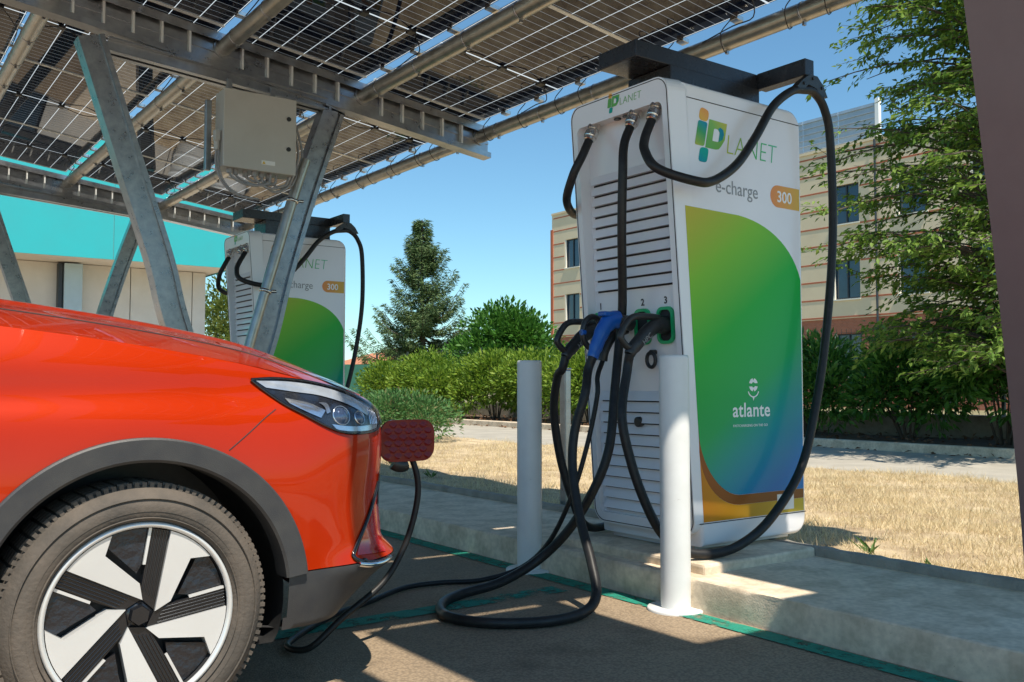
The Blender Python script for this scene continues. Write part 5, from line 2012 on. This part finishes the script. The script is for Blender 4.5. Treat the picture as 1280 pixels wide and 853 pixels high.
# ---------------------------------------------------------------- car front details
def surface():
    V, F = [], []
    for c in car.children:
        if c.name.split('.')[0] in ('body', 'lower_cladding', 'fender_top'):
            o = len(V)
            M = off_of(car)
            V += [v.co + M for v in c.data.vertices]
            F += [[i + o for i in p.vertices] for p in c.data.polygons]
    return BVHTree.FromPolygons(V, F)
SURF = surface()
def on_body(x, z, off, sg=-1):
    """point on the car side at (x, z), lifted off along the normal"""
    for k in range(60):
        l, n, i, dd = SURF.ray_cast(Vector((x - .005 * (k // 2), 0.5, z + .005 * (k % 2))), Vector((0, 1, 0)))
        if l is not None and l.y < YC - .2:
            break
    if n.y > 0:
        n = -n
    p = l + n * off
    if sg > 0:
        p.y = 2 * YC - p.y
    return p
def strip(name, top, bot, off, m, parent, sg=-1, rows=6, n=28, bulge=0., thick=0.):
    """surface patch between two curves given as (x, z)"""
    def rs(pts):
        P = np.array([(p.x, p.y) for p in cat([(a, b, 0) for a, b in pts], 10)])
        d = np.r_[0, np.cumsum(np.linalg.norm(np.diff(P, axis=0), axis=1))]
        t = np.linspace(0, d[-1], n)
        return np.column_stack([np.interp(t, d, P[:, 0]), np.interp(t, d, P[:, 1])])
    A, B = rs(top), rs(bot)
    V = []
    for i in range(n):
        for j in range(rows + 1):
            f = j / rows
            q = A[i] * (1 - f) + B[i] * f
            u = i / (n - 1)
            V.append(on_body(q[0], q[1], off + bulge * math.sin(math.pi * f) * min(1, 6 * u, 6 * (1 - u)), sg))
    F = [(i * (rows + 1) + j, i * (rows + 1) + j + 1, (i + 1) * (rows + 1) + j + 1, (i + 1) * (rows + 1) + j) for i in range(n - 1) for j in range(rows)]
    if sg > 0:
        F = [tuple(reversed(f)) for f in F]
    t = MB()
    t.add(V, F, True)
    return t.build(name, m, parent)
def bead(name, pts, r, off, m, parent, sg=-1, flat=1.):
    P = [on_body(p.x, p.y, off, sg) for p in cat([(a, b, 0) for a, b in pts], 8)]
    return MB().tube(P, r, 8, flat=flat).build(name, m, parent)
HT_ = [(.958, .936), (1.035, .939), (1.136, .929), (1.246, .903), (1.345, .868), (1.398, .836)]
HB_ = [(.958, .934), (.996, .902), (1.045, .865), (1.101, .835), (1.161, .803), (1.221, .781), (1.29, .775), (1.365, .781), (1.398, .80)]
for sg in (-1, 1):
    hl = strip('headlight', HT_, HB_, .0015, 'headlight_dark', car, sg, 8, 36)
    strip('day_light', [(.972, .932), (1.07, .929), (1.17, .914), (1.268, .886), (1.345, .848)], [(1.0, .912), (1.087, .899), (1.161, .888), (1.25, .862), (1.328, .826)], .005, 'drl_white', hl, sg, 3, 30, .002)
    strip('reflector', [(1.05, .882), (1.118, .868), (1.17, .845)], [(1.062, .866), (1.102, .846), (1.152, .824)], .005, 'headlight_silver', hl, sg, 3, 16, .002)
    strip('chrome_trim', [(1.165, .868), (1.18, .862), (1.185, .84)], [(1.152, .868), (1.168, .855), (1.172, .835)], .006, 'headlight_silver', hl, sg, 2, 10)
    strip('lower_trim', [(1.185, .805), (1.25, .797), (1.32, .797), (1.38, .805)], [(1.20, .789), (1.25, .783), (1.32, .782), (1.37, .787)], .005, 'headlight_silver', hl, sg, 2, 18)
    for x, z, r in ((1.222, .830, .028), (1.292, .822, .020)):
        c = on_body(x, z, -.002, sg)
        n = (on_body(x, z, .02, sg) - c).normalized()
        t = MB()
        t.lathe([(0, r * .62), (r * .4, r * .56), (r * .75, r * .36), (r, .0)], c, n, 22)
        pj = t.build('projector', 'projector', hl)
        t = MB()
        t.lathe([(r, .002), (r * 1.0, .006), (r * 1.07, .007), (r * 1.1, .002)], c, n, 22)
        t.build('projector_ring', 'headlight_silver', pj)
    for k in range(5):
        x = 1.335 + .009 * k
        bead('reflector_rib', [(x, .845 - .003 * k), (x + .002, .80)], .0022, .005, 'headlight_silver', hl, sg)
    strip('lens', HT_, HB_, .012, 'lens', hl, sg, 8, 36, .004)
    bead('headlight_rim', HT_ + list(reversed(HB_)), .0042, .004, 'gloss_black', hl, sg)
    bead('panel_gap', [(1.018, .852), (.978, .826), (.932, .790), (.872, .744)], .0016, .0002, 'slot_dark', car, sg)
    # bumper corner: framed insert with bright lip
    strip('corner_insert', [(1.393, .60), (1.352, .53), (1.285, .44), (1.272, .415)], [(1.43, .60), (1.428, .53), (1.41, .44), (1.40, .405)], .003, 'insert_red', car, sg, 6, 20)
    bead('corner_frame', [(1.396, .615), (1.345, .535), (1.268, .435), (1.258, .412), (1.285, .396), (1.343, .386)], .0065, .003, 'gloss_black', car, sg)
    strip('corner_grille', [(1.395, .64), (1.40, .60), (1.39, .545)], [(1.44, .64), (1.44, .60), (1.435, .545)], .005, 'gloss_black', car, sg, 3, 12)  # gloss black grille piece at the nose corner
    bead('corner_lip', [(1.27, .392), (1.31, .384), (1.36, .382), (1.405, .388)], .0085, .006, 'chrome', car, sg)
# open charge flap with scale relief
fl = MB()
yf_ = 2.985
pts = rrect(1.588, .643, 1.812, .795, .05, 8)
fl.prism([(x, yf_, z) for x, z in pts], (0, .012, 0))
flap = fl.build('charge_flap', 'flap_red', car)
t = MB()
s_ = .019
t.add([(-s_, 0, .003), (-s_ * .45, 0, .011), (s_ * .45, 0, .011), (s_, 0, .003), (s_ * .5, 0, -.011), (-s_ * .5, 0, -.011), (0, -.004, -.0075)],
      [(0, 6, 1), (1, 6, 2), (2, 6, 3), (3, 6, 4), (4, 6, 5), (5, 6, 0)])
sc0 = t.build('scale_template', 'flap_red')
for r in range(6):
    for c in range(5):
        x = 1.618 + .0415 * c + (.0205 if r % 2 else 0)
        z = .664 + .0225 * r
        if x < 1.797:
            inst(sc0, (x, yf_ - .0004, z), flap, 'relief_scale')
bpy.data.objects.remove(sc0)
MB().tube(cat([(1.52, 3.03, .74), (1.56, 3.02, .745), (1.59, 3.0, .74), (1.62, 2.998, .735)], 4), .012, 8).build('flap_hinge', 'black_plastic', car)
t = MB()
t.lathe([(0, .012), (.05, .012), (.055, .0), (.055, -.03)], (1.527, 3.06, .70), (1, 0, 0), 24)
t.build('charge_port', 'black_plastic', car)
t = MB()
t.tube(cat([(1.655, 3.012, .64), (1.668, 3.008, .632), (1.685, 3.008, .628), (1.70, 3.01, .632)], 3), .026, 12)
t.build('port_cover', 'black_plastic', car)

# bonnet shut line
for sg in (-1, 1):
    P = []
    for i in cols:
        if .16 < EDGE[i, 0] < 1.30 and O[i, 1] > .3:
            p = top_pt(i, q_gap(i) + .0055)
            P.append(Vector((p[0], p[1] if sg < 0 else 2 * YC - p[1], p[2] + .0006)))
    MB().tube(P, .0024, 6).build('panel_gap', 'slot_dark', car)
